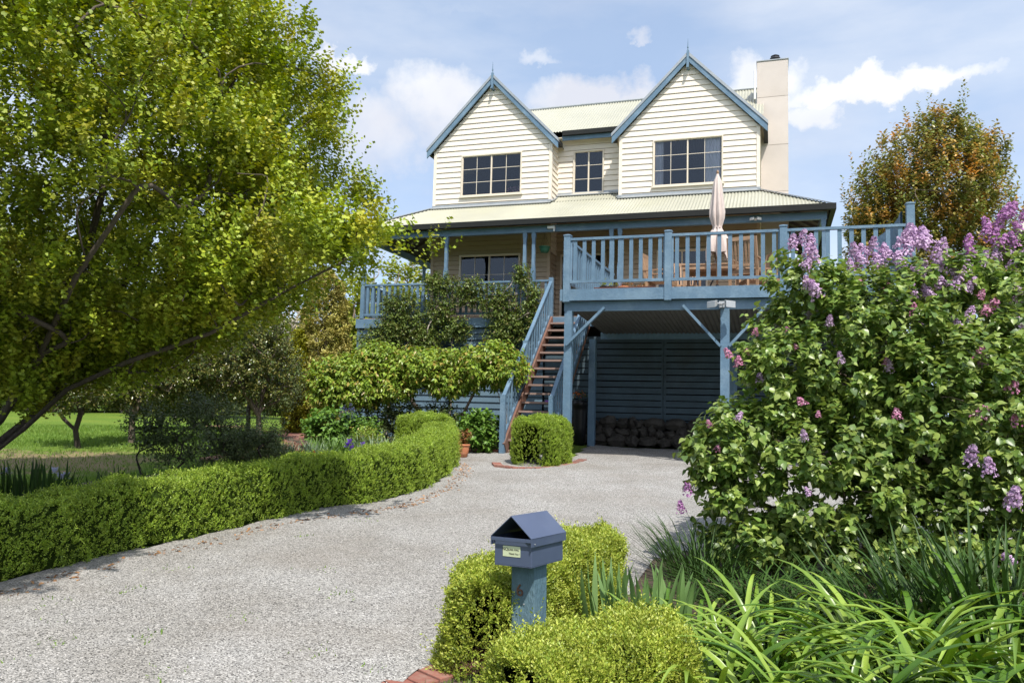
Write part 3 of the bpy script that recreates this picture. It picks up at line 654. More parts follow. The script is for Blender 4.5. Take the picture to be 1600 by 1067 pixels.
# main roof and gable roofs
RY, RZ = 21.9, 8.78
mb = MB()
v = Vector((0, RY-(YR-.28), RZ-7.26)); 
corr(mb, (XCL, YR-.28, 7.26), (1, 0, 0), (XR1+.1)-XCL, v, lambda s: 0, lambda s: v.length)
v2 = Vector((0, -(YB+.3-RY), RZ-7.2))
corr(mb, (XL0, YB+.3, 7.2), (1, 0, 0), (XR1+.1)-XL0, v2, lambda s: 0, lambda s: v2.length)
mb.build('main_roof', ROOFC, H)
def gable_roof(x0, x1, xc):
    zc, ze = 8.79, 6.87; ov = .165; Yf = 19.31
    mb = MB()
    for xe, sg in ((x0-ov, 1), (x1+ov, -1)):
        vv = Vector((xc-xe, 0, zc-ze)); corr(mb, (xe, Yf, ze), (0, 1, 0), YB+.3-Yf, vv, lambda s: 0, lambda s: vv.length)
    mb.build('gable_roof', ROOFC, H)
    so_ = MB()
    for xe in (x0-ov, x1+ov):
        so_.add([(xe, Yf+.03, ze-.03), (xc, Yf+.03, zc-.03), (xc, YB, zc-.03), (xe, YB, ze-.03)], [[0, 1, 2, 3]])
    so_.build('soffit', TRIMC, H)
    for xe, s in ((x0-ov, 1), (x1+ov, -1)):
        b = MB(); hh = .175; e = xe-s*.02
        # plumb-cut barge board on the face of the roof, 3 cm thick
        b.prism([(e, ze-.02-hh), (e, ze-.02), (xc-s*.03, zc-.055+.02), (xc-s*.03, zc-.055-hh+.02)], 'y', Yf-.04, Yf)
        o = b.build('barge_board', BLUE, H)
        c = MB(); c.prism([(e-s*.012, ze-.018), (e-s*.012, ze+.065), (xc, zc+.06), (xc, zc-.03)], 'y', Yf-.06, Yf+.09); c.build('barge_cap', CAPG, o)
    f = MB(); f.box(xc-.03, xc+.03, Yf-.075, Yf-.02, 8.47, 8.86); f.prism([(xc-.03, 8.47), (xc+.03, 8.47), (xc, 8.40)], 'y', Yf-.07, Yf-.03)
    f.box(xc-.03, xc+.03, Yf-.12, YW, 8.42, 8.45)
    o = f.build('gable_finial', BLUE, H)
    g = MB(); g.tube([(xc, Yf-.05, 8.86), (xc, Yf-.05, 8.93), (xc, Yf-.05, 8.935), (xc, Yf-.05, 9.0), (xc, Yf-.05, 9.005), (xc, Yf-.05, 9.17)], [.022, .012, .022, .012, .01, .003], 8); g.build('spike', BLUE, o)
gable_roof(XL0, XL1, XCL); gable_roof(XR0, XR1, XCR)
MB().box(XL1+.18, XR0-.0, YR-.26, YR-.235, 7.02, 7.2).build('fascia_board', BLUE, H)
MB().box(XL1, XR0, YR-.235, YR, 7.10, 7.12).build('eave_lining', TRIMC, H)
mb = MB(); mb.tube([(XCL+.1, RY, RZ+.02), (XR1+.1, RY, RZ+.02)], .045, 8); mb.build('ridge_cap', CAPG, H)
# gable end at the right of the main roof
mb = MB(); mb.prism([(YR-.2, 6.9), (RY, RZ-.06), (YB+.2, 6.9)], 'x', XR1-.02, XR1+.02); mb.build('end_wall', CREAM, H)
# chimney on the right-hand end
CX0, CX1, CY0, CY1 = -.38, .37, 20.55, 21.35
mb = MB(); zs = [2.1, 4.5, 5.55, 6.75, 8.0, 8.93]
for a, b in zip(zs[:-1], zs[1:]): mb.box(CX0, CX1, CY0, CY1, a+.006, b-.006); mb.box(CX0+.012, CX1-.012, CY0+.012, CY1-.012, b-.02, b+.02)
ch = mb.build('chimney', CHIM, H)
MB().box(CX0-.015, CX1+.015, CY0-.015, CY1+.015, 8.95, 8.975).build('cap', CAPG, ch)
mb = MB(); cx, cy = .06, 20.95
mb.lathe((cx, cy, 8.97), [(.075, 0), (.075, .05), (.10, .055), (.14, .075), (.14, .10), (.085, .125), (.085, .15), (.13, .17), (.13, .2), (.085, .24), (.11, .25), (.04, .29), (.005, .3)], 20)
mb.build('flue_cowl', GALV, ch)
mb = MB(); mb.tube([(-.43, 20.35, 7.9), (-.43, 20.35, 8.65)], .025, 8); mb.build('vent_pipe', WHITEP, H)

# veranda floor, base and posts
mb = MB(); mb.box(-10.08, XE1-.1, YV-.03, YB, FL-.03, FL)
for i in range(11): mb.box(-10.09, 1.05, YV-.03+i*.13, YV+.09+i*.13, FL, FL+.006)
mb.build('veranda_floor', DECKT, H)
mb = MB(); mb.box(-10.12, -3.72, YV-.06, YV-.02, FL-.24, FL-.012); mb.box(-10.14, -10.1, YV-.02, YB, FL-.24, FL-.012); mb.build('veranda_fascia', BLUE, H)
mb = siding(MB(), front(YV+.03), k(-10.08), k(-5.15), -.95, FL-.22, e=.15, t=.03)
siding(mb, lambda s, z, o: (-10.06-o, s, z), k(YV+.03), k(YB), -.95, FL-.22, e=.15)
mb.box(-10.1, -10.02, YV-.012, YV+.06, -.95, FL-.23)
mb.build('base_cladding', BLUED, H)
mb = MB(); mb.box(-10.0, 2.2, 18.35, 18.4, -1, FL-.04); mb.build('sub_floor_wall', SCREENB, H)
posts = [(-9.97, YV), (-7.70, YV), (-5.66, YV), (-5.44, YV), (-3.56, YV), (-3.36, YV), (1.03, YV), (-9.97, 21.6), (1.03, 21.6)]
for i, (x, y) in enumerate(posts):
    b = MB(); h = .05; z0 = FL if i else FL
    b.box(x-h, x+h, y-h, y+h, z0+.006, z0+1.15); b.prism([(x-h, z0+1.15), (x+h, z0+1.15), (x+h-.014, z0+1.25), (x+h-.014, 4.0), (x+h, 4.1), (x+h, 4.18), (x-h, 4.18), (x-h, 4.1), (x-h+.014, 4.0), (x-h+.014, z0+1.25)], 'y', y-h+.008, y+h-.008)
    b.build('veranda_post', BLUE, H)

def balustrade(p, q, n, name, parent, top=.98, bot=.16, bw=.065, bt=.03, ends=(), z=FL, rail=(.075, .045), flat=False):
    p = Vector(p); q = Vector(q); d = (q-p)
    rr = MB(); rr.bar(p+Vector((0, 0, z+top)), q+Vector((0, 0, z+top)), rail[0], rail[1]); 
    rr.bar(p+Vector((0, 0, z+bot)), q+Vector((0, 0, z+bot)), .045, .05)
    for e in ends: rr.bar(e+Vector((0, 0, z+bot)), e+Vector((0, 0, z+top)), .03, .03)
    ro = rr.build(name, BLUE, parent)
    dn = d.normalized()
    b0 = MB(); b0.bar((0, 0, bot+.025), (0, 0, top-.024), bt, bw, dn)
    first = b0.build('baluster', BLUE, None); first.parent = ro
    off = root_offset(ro)
    for i in range(n):
        o = first if i == 0 else first.copy()
        if i: COL.objects.link(o); o.parent = ro
        c = p+d*((i+.5)/n)+Vector((0, 0, z)); o.location = c-off
    return ro
v = Vector
for (a, b) in ((-9.92, -7.75), (-7.65, -5.71), (-5.39, -5.02)):
    L_ = b-a; balustrade((a, YV, 0), (b, YV, 0), max(2, round(L_/.15)), 'balustrade', H, top=.86, bot=.1)
balustrade((-4.92, YV, 0), (-3.61, YV, 0), 4, 'balustrade', H, top=.86, bot=.1) if False else None
balustrade((-9.97, YV+.05, 0), (-9.97, 21.55, 0), 22, 'balustrade', H, top=.86, bot=.1)
balustrade((-9.97, 21.65, 0), (-9.97, YB, 0), 18, 'balustrade', H, top=.86, bot=.1)

# the raised deck
deckp = MB()
for i in range(28):
    y = YD+.02+i*.139; deckp.box(-3.70, 2.2, y, y+.134, FL-.02, FL+.02)
deck = deckp.build('deck_floor', DECKT, H)
mb = MB(); mb.box(-3.72, 2.22, YD-.02, YD+.018, 1.97, FL+.03); mb.box(-3.72, -3.68, YD+.018, YV-.08, 1.97, FL-.022); mb.box(2.2, 2.24, YD+.018, YV, 1.97, FL-.022)
mb.build('deck_fascia', BLUE, H)
MB().box(-3.66, 2.15, YD+.075, YD+.19, 1.79, 1.965).build('deck_beam', BLUE, H); MB().box(-3.62, 2.15, 17.2, 17.3, 1.55, 1.7).build('deck_beam', BLUE, H)
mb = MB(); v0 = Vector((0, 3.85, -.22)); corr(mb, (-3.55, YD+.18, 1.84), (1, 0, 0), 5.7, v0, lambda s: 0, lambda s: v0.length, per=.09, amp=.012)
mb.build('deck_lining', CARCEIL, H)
for x, y, hw, ztop in ((-3.58, YD+.14, .07, 1.789), (-.79, YD+.14, .075, 1.789), (1.95, YD+.14, .075, 1.789), (-3.8, 17.25, .072, 1.55), (-.79, 17.25, .07, 1.55), (1.95, 17.25, .07, 1.55)):
    MB().box(x-hw, x+hw, y-hw, y+hw, -.95, ztop).build('deck_post', BLUE, H)
for (xa, za, xb, zb) in ((-3.60, 1.16, -2.90, 1.84), (-.86, 1.14, -1.50, 1.86), (-.72, 1.14, -.08, 1.86), (1.88, 1.14, 1.24, 1.86)):
    MB().bar((xa, YD+.045, za), (xb, YD+.045, zb), .045, .085, (0, 1, 0)).build('brace', BLUE, H)
DP = [-3.60, -1.76, .17, 2.12]
for i, x in enumerate(DP):
    ht = 1.02 if i < 3 else 1.30
    b = MB(); b.box(x-.06, x+.06, YD-.04, YD+.08, FL-.2, FL+ht); b.add([(x-.07, YD-.05, FL+ht), (x+.07, YD-.05, FL+ht), (x+.07, YD+.09, FL+ht), (x-.07, YD+.09, FL+ht), (x-.07, YD-.05, FL+ht+.02), (x+.07, YD-.05, FL+ht+.02), (x+.07, YD+.09, FL+ht+.02), (x-.07, YD+.09, FL+ht+.02), (x, YD+.02, FL+ht+.045)],
        [[0, 3, 2, 1], [0, 1, 5, 4], [1, 2, 6, 5], [2, 3, 7, 6], [3, 0, 4, 7], [4, 5, 8], [5, 6, 8], [6, 7, 8], [7, 4, 8]])
    b.build('newel_post', BLUE, H)
for a, b in zip(DP[:-1], DP[1:]): balustrade((a+.06, YD+.02, 0), (b-.06, YD+.02, 0), 10, 'balustrade', H, top=.96, bot=.17, bw=.066, ends=(v((a+.075, YD+.02, 0)), v((b-.075, YD+.02, 0))))
balustrade((-3.60, YD+.08, 0), (-3.50, YV-.05, 0), 22, 'balustrade', H, top=.95, bot=.17, bw=.05)
balustrade((2.14, YD+.08, 0), (2.14, YV+1.2, 0), 24, 'balustrade', H, top=.95, bot=.17, bw=.05)
# curved dark sail behind the tall corner post
mb = MB(); pts = [(2.02-.30*(1-t)**2*1.0, YD+.35+.5*(1-t), FL+.95+.32*t) for t in [0, .25, .5, .75, 1]]
mb.add([p for q in pts for p in ((q[0], q[1], q[2]), (q[0], q[1], FL+.2), (q[0]+.03, q[1], q[2]), (q[0]+.03, q[1], FL+.2))],
       [[4*i, 4*i+4, 4*i+5, 4*i+1] for i in range(4)]+[[4*i+2, 4*i+3, 4*i+7, 4*i+6] for i in range(4)]+[[4*i, 4*i+2, 4*i+6, 4*i+4] for i in range(4)])
mb.build('privacy_screen', BLUE, H)

# slatted screen and stone footing at the back of the carport
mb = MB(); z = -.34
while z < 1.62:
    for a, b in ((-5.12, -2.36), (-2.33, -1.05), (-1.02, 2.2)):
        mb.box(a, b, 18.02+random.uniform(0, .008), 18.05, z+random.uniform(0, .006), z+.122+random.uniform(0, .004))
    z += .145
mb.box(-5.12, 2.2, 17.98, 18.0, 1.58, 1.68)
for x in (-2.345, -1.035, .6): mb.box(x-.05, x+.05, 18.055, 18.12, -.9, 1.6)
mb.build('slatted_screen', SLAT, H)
def rock_wall():
    mb = MB(); V = []; F = []
    import bmesh
    bm = bmesh.new()
    for row in range(3):
        x = -5.0+row*.13
        while x < 2.3:
            wd = random.uniform(.16, .52); hh = random.uniform(.13, .26)
            r = bmesh.ops.create_icosphere(bm, subdivisions=2, radius=1, matrix=Matrix.Translation((x+wd/2, 17.78+row*.06+random.uniform(-.05, .03), -.78+row*.19+hh/2)) @ Matrix.Rotation(random.uniform(-.2, .2), 4, 'Y') @ Matrix.Diagonal((wd*.55, .19, hh*.62, 1)))
            for q in r['verts']:
                a = q.co; n_ = math.sin(a.x*23+row)*math.cos(a.z*31+a.y*17); q.co += Vector((n_*.035, -abs(n_)*.05, math.sin(a.x*41+a.y*29)*.028))
            x += wd*.97
    me = bpy.data.meshes.new('stone_wall'); bm.to_mesh(me); bm.free(); me.materials.append(ROCK)
    o = bpy.data.objects.new('stone_wall', me); COL.objects.link(o)
    return tag(o, 'low wall of rough brown fieldstones under the slatted screen in the carport', 'stone wall')
rock_wall()

# stairs
SX0, SX1, SY0, SZ0, SY1, SZ1 = -4.97, -4.0, 14.62, -.82, YV-.06, FL
st = MB(); dv = Vector((0, SY1-SY0, SZ1-SZ0))
for x in (SX0+.045, SX1-.045): st.bar((x, SY0+.02, SZ0+.03), (x, SY1+.02, SZ1-.1), .04, .26, (0, -1, 1))
stairs = st.build('staircase', STAIRW, H, label='steep open timber staircase with reddish stringers')
nst = 16
for i in range(1, nst):
    t = i/nst; y = SY0+(SY1-SY0)*t-.03; z = SZ0+(SZ1-SZ0)*t
    b = MB(); b.box(SX0+.066, SX1-.066, y-.02, y+.22, z-.02, z+.02); b.build('tread', TREAD, stairs)
for x in (SX0, SX1):
    sd = MB(); sd.bar((x, SY0, SZ0+.17), (x, SY1, SZ1+.07), .04, .10, (0, -1, 1)); sd.build('side_board', BLUE, stairs)
    n0 = MB(); n0.box(x-.05, x+.05, SY0-.05, SY0+.05, SZ0-.1, .24); n0.build('newel_post', BLUE, stairs)
    n1 = MB(); n1.box(x-.05, x+.05, SY1-.05, SY1+.05, 1.9, FL+.92); n1.build('newel_post', BLUE, stairs) if x == SX0 else None
    hr = MB(); hr.bar((x, SY0, .20), (x, SY1, FL+.84), .075, .045); hr.build('handrail', BLUE, stairs)
    for i in range(17):
        t = (i+.7)/17.4; y = SY0+(SY1-SY0)*t; zb = SZ0+.2+(SZ1-SZ0-.1)*t; zt = .19+(FL+.82-.19)*t
        b = MB(); b.box(x-.016, x+.016, y-.02, y+.02, zb, zt); b.build('baluster', BLUE, stairs)
x = SX0; t = .42; y = SY0+(SY1-SY0)*t
b = MB(); b.box(x-.052, x+.052, y-.05, y+.05, SZ0+(SZ1-SZ0)*t-.25, .26+(FL+.86-.26)*t); b.build('newel_post', BLUE, stairs)
#@@PART3
# ---------------------------------------------------------------- plants: builders
UP = np.array([0, 0, 1.0])
def shoots(P, A, Ls, kk, S, tpl, spread=.8, droop=0., nup=1.0, wmul=1.0, nr=.6, whorl=True):
    n = len(P); A = nrm(A); X = nrm(np.cross(A, rdir(n))); Y = np.cross(A, X); Vs = []; Fs = []; nv = 0
    Ls = np.broadcast_to(np.asarray(Ls, float), (n,)); S = np.broadcast_to(np.asarray(S, float), (n,))
    for j in range(kk):
        t = (j+.5)/kk; a = j*2.4+rng.uniform(-.5, .5, n)
        rad = X*np.cos(a)[:, None]+Y*np.sin(a)[:, None]
        base = P+A*(Ls*t)[:, None]
        D = A*(1-spread*(1-.5*t))+rad*spread; D = nrm(D); D[:, 2] -= droop
        Nn = UP*nup+rdir(n)*nr+A*.3
        V, F = leaf_arrays(base, D, Nn, S*rng.uniform(.7, 1.15, n), tpl, wmul)
        Vs.append(V); Fs.append(F+nv); nv += len(V)
    return np.concatenate(Vs), np.concatenate(Fs)
def smoothpath(pts, m=10):
    P = [np.array(p, float) for p in pts]; P = [2*P[0]-P[1]]+P+[2*P[-1]-P[-2]]; out = []
    for i in range(1, len(P)-2):
        for j in range(m):
            t = j/m; out.append(.5*((2*P[i])+(-P[i-1]+P[i+1])*t+(2*P[i-1]-5*P[i]+4*P[i+1]-P[i+2])*t*t+(-P[i-1]+3*P[i]-3*P[i+1]+P[i+2])*t**3))
    out.append(P[-2]); return np.array(out)

def hedge(name, label, cat, pts, wd, hg, dens, ls, mat, rc=.13, group=None, kk=7, shootL=.035, endp=4.5, rise=0.):
    path = smoothpath(pts); seg = np.linalg.norm(np.diff(path, axis=0), axis=1); cum = np.concatenate([[0], np.cumsum(seg)]); LT = cum[-1]
    tan = np.gradient(path, axis=0); tan = tan/np.linalg.norm(tan, axis=1, keepdims=True); nor = np.stack([-tan[:, 1], tan[:, 0]], 1)
    hw = wd/2
    prof = [(-hw, .0), (-hw-.015, hg*.5), (-hw, hg-rc)]+[(-hw+rc-rc*math.cos(a), hg-rc+rc*math.sin(a)) for a in (R_(30), R_(60), R_(90))]+[(hw-rc+rc*math.sin(a), hg-rc+rc*math.cos(a)) for a in (0, R_(30), R_(60), R_(90))]+[(hw+.015, hg*.5), (hw, 0)]
    prof = np.array(prof); pl = np.linalg.norm(np.diff(prof, axis=0), axis=1); pc = np.concatenate([[0], np.cumsum(pl)]); PT = pc[-1]
    def ev(s, t, inset=0.):
        s = np.asarray(s); t = np.asarray(t)
        cx = np.interp(s, cum, path[:, 0]); cy = np.interp(s, cum, path[:, 1]); nx = np.interp(s, cum, nor[:, 0]); ny = np.interp(s, cum, nor[:, 1])
        tx = np.interp(s, cum, tan[:, 0]); ty = np.interp(s, cum, tan[:, 1])
        px = np.interp(t, pc, prof[:, 0]); pz = np.interp(t, pc, prof[:, 1])
        i = np.clip(np.searchsorted(pc, t)-1, 0, len(pl)-1); dx = np.diff(prof[:, 0])[i]/pl[i]; dz = np.diff(prof[:, 1])[i]/pl[i]
        e = np.minimum(s, LT-s)/hw; q = np.clip(1-e, 0, 1); sc_ = np.sqrt(np.clip(1-q**endp, 0, 1))
        bump = .026*np.sin(s*2.3+t*7)*np.cos(s*7.7-t*3)+.022*np.sin(s*5.1+t*4)+.016*np.sin(s*11.3-t*9)+.012*np.sin(s*23+t*17)
        d = bump-inset
        nrmx = -dz; nrmz = dx          # outward in profile plane
        X = cx+nx*(px*sc_)+nx*nrmx*d*sc_; Y = cy+ny*(px*sc_)+ny*nrmx*d*sc_
        z = pz+nrmz*d*1.0
        z = np.where(pz > hg*.4, z*(1-.06*q), z)
        z = z*(1+rise*np.clip(s/LT-.3, 0, 1)/.7)
        Z = gzv(np.column_stack([X, Y]))+z
        endk = np.where(s < LT/2, -1, 1)*q**2
        Nn = np.column_stack([nx*nrmx+tx*endk, ny*nrmx+ty*endk, nrmz])
        return np.column_stack([X, Y, Z]), nrm(Nn)
    root = empty(name, (path[0][0], path[0][1], gz(*path[0])), label, cat, group)
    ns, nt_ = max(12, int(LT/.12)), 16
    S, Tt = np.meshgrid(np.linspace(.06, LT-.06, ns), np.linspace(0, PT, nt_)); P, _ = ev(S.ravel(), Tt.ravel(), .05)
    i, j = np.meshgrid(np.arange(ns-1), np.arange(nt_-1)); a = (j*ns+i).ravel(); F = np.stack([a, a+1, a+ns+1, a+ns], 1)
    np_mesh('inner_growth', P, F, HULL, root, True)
    n = int(LT*PT*dens); s = rng.uniform(0, LT, n); t = rng.uniform(0, PT, n)
    # more samples near the ends (caps)
    m = int(n*.10); s[:m] = rng.uniform(0, 1, m)**2*hw; s[m:2*m] = LT-rng.uniform(0, 1, m)**2*hw
    P, Nn = ev(s, t, 0.02); P += Nn*rng.uniform(-.03, .012, n)[:, None]
    A = Nn*.5+UP*.8+rdir(n)*.42
    Lk = shootL*rng.uniform(.6, 1.4, n)*np.where(rng.uniform(size=n) < .03, 2.2, 1)
    V, F = shoots(P, A, Lk, kk, ls, LEAF_DIA, .6, 0, .4, .85, .9)
    np_mesh('foliage', V, F, mat, root)
    return root

def blade_arrays(P, az, Ls, W, a0, a1, K=7, fold=.0, kink=None):
    # ribbons that arch over: angle from the vertical goes a0 -> a1 along the blade
    n = len(P); pts = [P]; cur = P.copy(); tans = []
    hx = np.column_stack([np.cos(az), np.sin(az), np.zeros(n)])
    for j in range(K):
        t = (j+.5)/K; ang = a0+(a1-a0)*t**1.4
        if kink is not None: ang = np.where((t > kink[0]), ang+kink[1], ang)
        d = hx*np.sin(ang)[:, None]+UP*np.cos(ang)[:, None]; tans.append(d)
        cur = cur+d*(Ls/K)[:, None]; pts.append(cur)
    side = np.cross(hx, UP); tw = rng.normal(size=(n, 1))*.25
    side = nrm(side+hx*tw)
    prof = [.55, .85, 1, 1, .95, .8, .5, .04]; prof = np.interp(np.linspace(0, 1, K+1), np.linspace(0, 1, 8), prof)
    V = []
    for j in range(K+1):
        w_ = (W*prof[j]/2)[:, None]; d = tans[min(j, K-1)]; nn = np.cross(side, d)
        V += [pts[j]-side*w_+nn*w_*fold, pts[j], pts[j]+side*w_+nn*w_*fold]
    V = np.stack(V, 1); F = []
    for j in range(K):
        a = 3*j; F += [(a, a+1, a+4, a+3), (a+1, a+2, a+5, a+4)]
    F = (np.array(F)[None]+np.arange(n)[:, None, None]*(3*(K+1))).reshape(-1, 4)
    return V.reshape(-1, 3), F
def clump(name, label, cat, c, rx, ry, n, Ls, W, a0, a1, mat, group=None, K=7, fold=.35, out=True, parent=None, nm='leaves'):
    ang = rng.uniform(0, 2*math.pi, n); rr = np.sqrt(rng.uniform(0, 1, n)); off = np.column_stack([np.cos(ang)*rr*rx, np.sin(ang)*rr*ry])
    P2 = np.array(c[:2])+off; P = np.column_stack([P2, gzv(P2)-.02])
    az = (ang if out else rng.uniform(0, 2*math.pi, n))+rng.normal(size=n)*.7
    l = rng.uniform(Ls[0], Ls[1], n); w_ = rng.uniform(.75, 1.2, n)*W
    A0 = rng.uniform(*a0, n); A1 = rng.uniform(*a1, n)
    V, F = blade_arrays(P, az, l, w_, A0, A1, K, fold)
    if parent is None:
        o = empty(name, (c[0], c[1], gz(c[0], c[1])), label, cat, group); np_mesh(nm, V, F, mat, o, True); return o
    return np_mesh(nm, V, F, mat, parent, True)

def grow(mb, seeds, targets, rtip=.006, expo=.46, jit=.06, nseg=4, sides=6, rmax=1.0):
    pos = []; par = []
    for s in seeds:
        prev = -1
        for kx, p in enumerate(s):
            p = np.array(p, float)
            if kx == 0 and pos:
                d = [np.linalg.norm(p-q) for q in pos]; jn = int(np.argmin(d))
                if d[jn] < .03: prev = jn; continue
            pos.append(p); par.append(prev); prev = len(pos)-1
    chains = []
    # seed chains
    idx = 0
    seedchains = []
    root = pos[0]
    T_ = sorted([np.array(t, float) for t in targets], key=lambda t: min(np.linalg.norm(t-q) for q in pos[::2]))
    tips = []
    arr = np.array(pos); 
    for t in T_:
        A = np.array(pos); d = np.linalg.norm(A-t, axis=1); dr = np.linalg.norm(A-root, axis=1)
        cost = d+.25*dr; j = int(np.argmin(cost)); a = pos[j]; L = np.linalg.norm(t-a)
        pdirv = a-pos[par[j]] if par[j] >= 0 else np.array([0, 0, 1.]); pdirv = pdirv/(np.linalg.norm(pdirv)+1e-9)
        c = a+pdirv*L*.35+np.array([0, 0, .05*L]); prev = j
        for q in range(1, nseg+1):
            u = q/nseg; p = (1-u)**2*a+2*u*(1-u)*c+u*u*t
            if q < nseg: p = p+rng.normal(size=3)*jit*L*.3
            pos.append(p); par.append(prev); prev = len(pos)-1
        tips.append(prev)
    cnt = np.zeros(len(pos))
    for tp in tips: cnt[tp] = 1
    for i in range(len(pos)-1, -1, -1):
        if cnt[i] == 0: cnt[i] = 1
        if par[i] >= 0: cnt[par[i]] += cnt[i]
    rad = np.minimum(rtip*cnt**expo, rmax)
    kids = {}
    for i, p in enumerate(par): kids.setdefault(p, []).append(i)
    stack = [(i, None) for i in kids.get(-1, [])]
    while stack:
        i, frm = stack.pop(); ch = [i] if frm is None else [frm, i]; rr = [rad[i]] if frm is None else [min(rad[frm], rad[i]*1.15), rad[i]]
        cur = i
        while kids.get(cur):
            ks = sorted(kids[cur], key=lambda q: -cnt[q]); nx = ks[0]
            for o in ks[1:]: stack.append((o, cur))
            ch.append(nx); rr.append(rad[nx]); cur = nx
        if len(ch) > 1: mb.tube([pos[q] for q in ch], rr, sides if rr[0] > .02 else 4, cap=False)
    return tips

def ell_points(ells, n, shell=.4, floor=None):
    vol = np.array([e[1][0]*e[1][1]*e[1][2] for e in ells])**.75; pr = vol/vol.sum(); out = []; on = []
    idx = rng.choice(len(ells), n, p=pr); d = rdir(n); r = rng.uniform(0, 1, n)**shell
    C = np.array([e[0] for e in ells]); Rr = np.array([e[1] for e in ells])
    P = C[idx]+d*r[:, None]*Rr[idx]; D = nrm(d/Rr[idx]); return P, D
CLUMP = {}
def bush(name, label, cat, base, ells, nsh, kk, shL, ls, tpl, mat, bark, group=None, droop=.1, nstem=50, shell=.35, spread=.8, rtip=.005, up=.5, stems=3, seeds=None, wmul=1, nup=1.0, crownname='foliage', stemname='stems', lean=None, clumpy=.35, extra=None):
    root = empty(name, tuple(base), label, cat, group)
    P, D = ell_points(ells, nsh, shell)
    nb_ = max(6, nsh//14); big = P[rng.choice(nsh, nb_, replace=False)]
    for s0 in range(0, nsh, 800):
        q = P[s0:s0+800]; j = np.argmin(((q[:, None]-big[None])**2).sum(2), 1); P[s0:s0+800] = q+(big[j]-q)*clumpy
    A = D*.8+UP*up+rdir(nsh)*.5
    if lean is not None: A = A+np.array(lean)
    V, F = shoots(P-nrm(A)*shL*.5, A, shL*rng.uniform(.6, 1.3, nsh), kk, ls, tpl, spread, droop, nup, wmul)
    if extra: F = np.concatenate([F, extra[1]+len(V)]); V = np.concatenate([V, extra[0]])
    np_mesh(crownname, V, F, mat, root)
    if nstem:
        mb = MB(); Tg, _ = ell_points(ells, nstem, .6)
        if seeds is None:
            c = np.mean([e[0] for e in ells], 0); seeds = []
            for q in range(stems):
                a = 2*math.pi*q/stems; b = np.array(base)+np.array([.06*math.cos(a), .06*math.sin(a), -.03])
                m_ = b*.6+c*.4+np.array([.35*math.cos(a), .35*math.sin(a), 0]); seeds.append([b, (b*.6+m_*.4)+rng.normal(size=3)*.02, m_])
        grow(mb, seeds, Tg, rtip); mb.build(stemname, bark, root, True)
    return root

# ---------------------------------------------------------------- hedges
HP = lambda x, d: tuple(at(x, 1000, d)[:2])
hedge('box_hedge', 'long low clipped box hedge curving along the left side of the gravel drive', 'hedge',
      [(-5.72, 1.0), (-5.62, 3), (-5.58, 4.5), (-5.52, 5.6), (-5.40, 6.3), (-5.26, 7.0), (-5.08, 8.0), (-4.78, 9.0), (-4.74, 10.0), (-5.05, 11.5), (-5.5, 12.8), (-5.95, 13.6)], .60, .53, 2300, .020, L_BOX, shootL=.045, rise=.22)
hedge('box_bush', 'taller clipped box block standing at the far end of the long curved hedge', 'hedge', [HP(618, 14.6), HP(650, 14.4), HP(684, 14.1)], .85, .76, 2600, .022, L_BOX, rc=.16, shootL=.045)
hedge('box_bush', 'rounded clipped box bush on brick edging at the foot of the stairs', 'hedge', [(-3.92, 12.85), (-3.82, 13.4), (-3.78, 13.98)], .88, .82, 2700, .022, L_BOX, rc=.26, endp=3, shootL=.045)
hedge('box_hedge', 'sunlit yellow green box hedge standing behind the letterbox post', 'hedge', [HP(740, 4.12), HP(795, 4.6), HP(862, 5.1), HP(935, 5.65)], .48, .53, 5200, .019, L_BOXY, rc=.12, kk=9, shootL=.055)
hedge('box_hedge', 'low box hedge along the bottom edge in front of the letterbox post', 'hedge', [HP(790, 3.22), HP(870, 3.38), HP(955, 3.54), HP(1045, 3.78)], .50, .49, 6000, .018, L_BOXY, rc=.12, kk=9, shootL=.06)

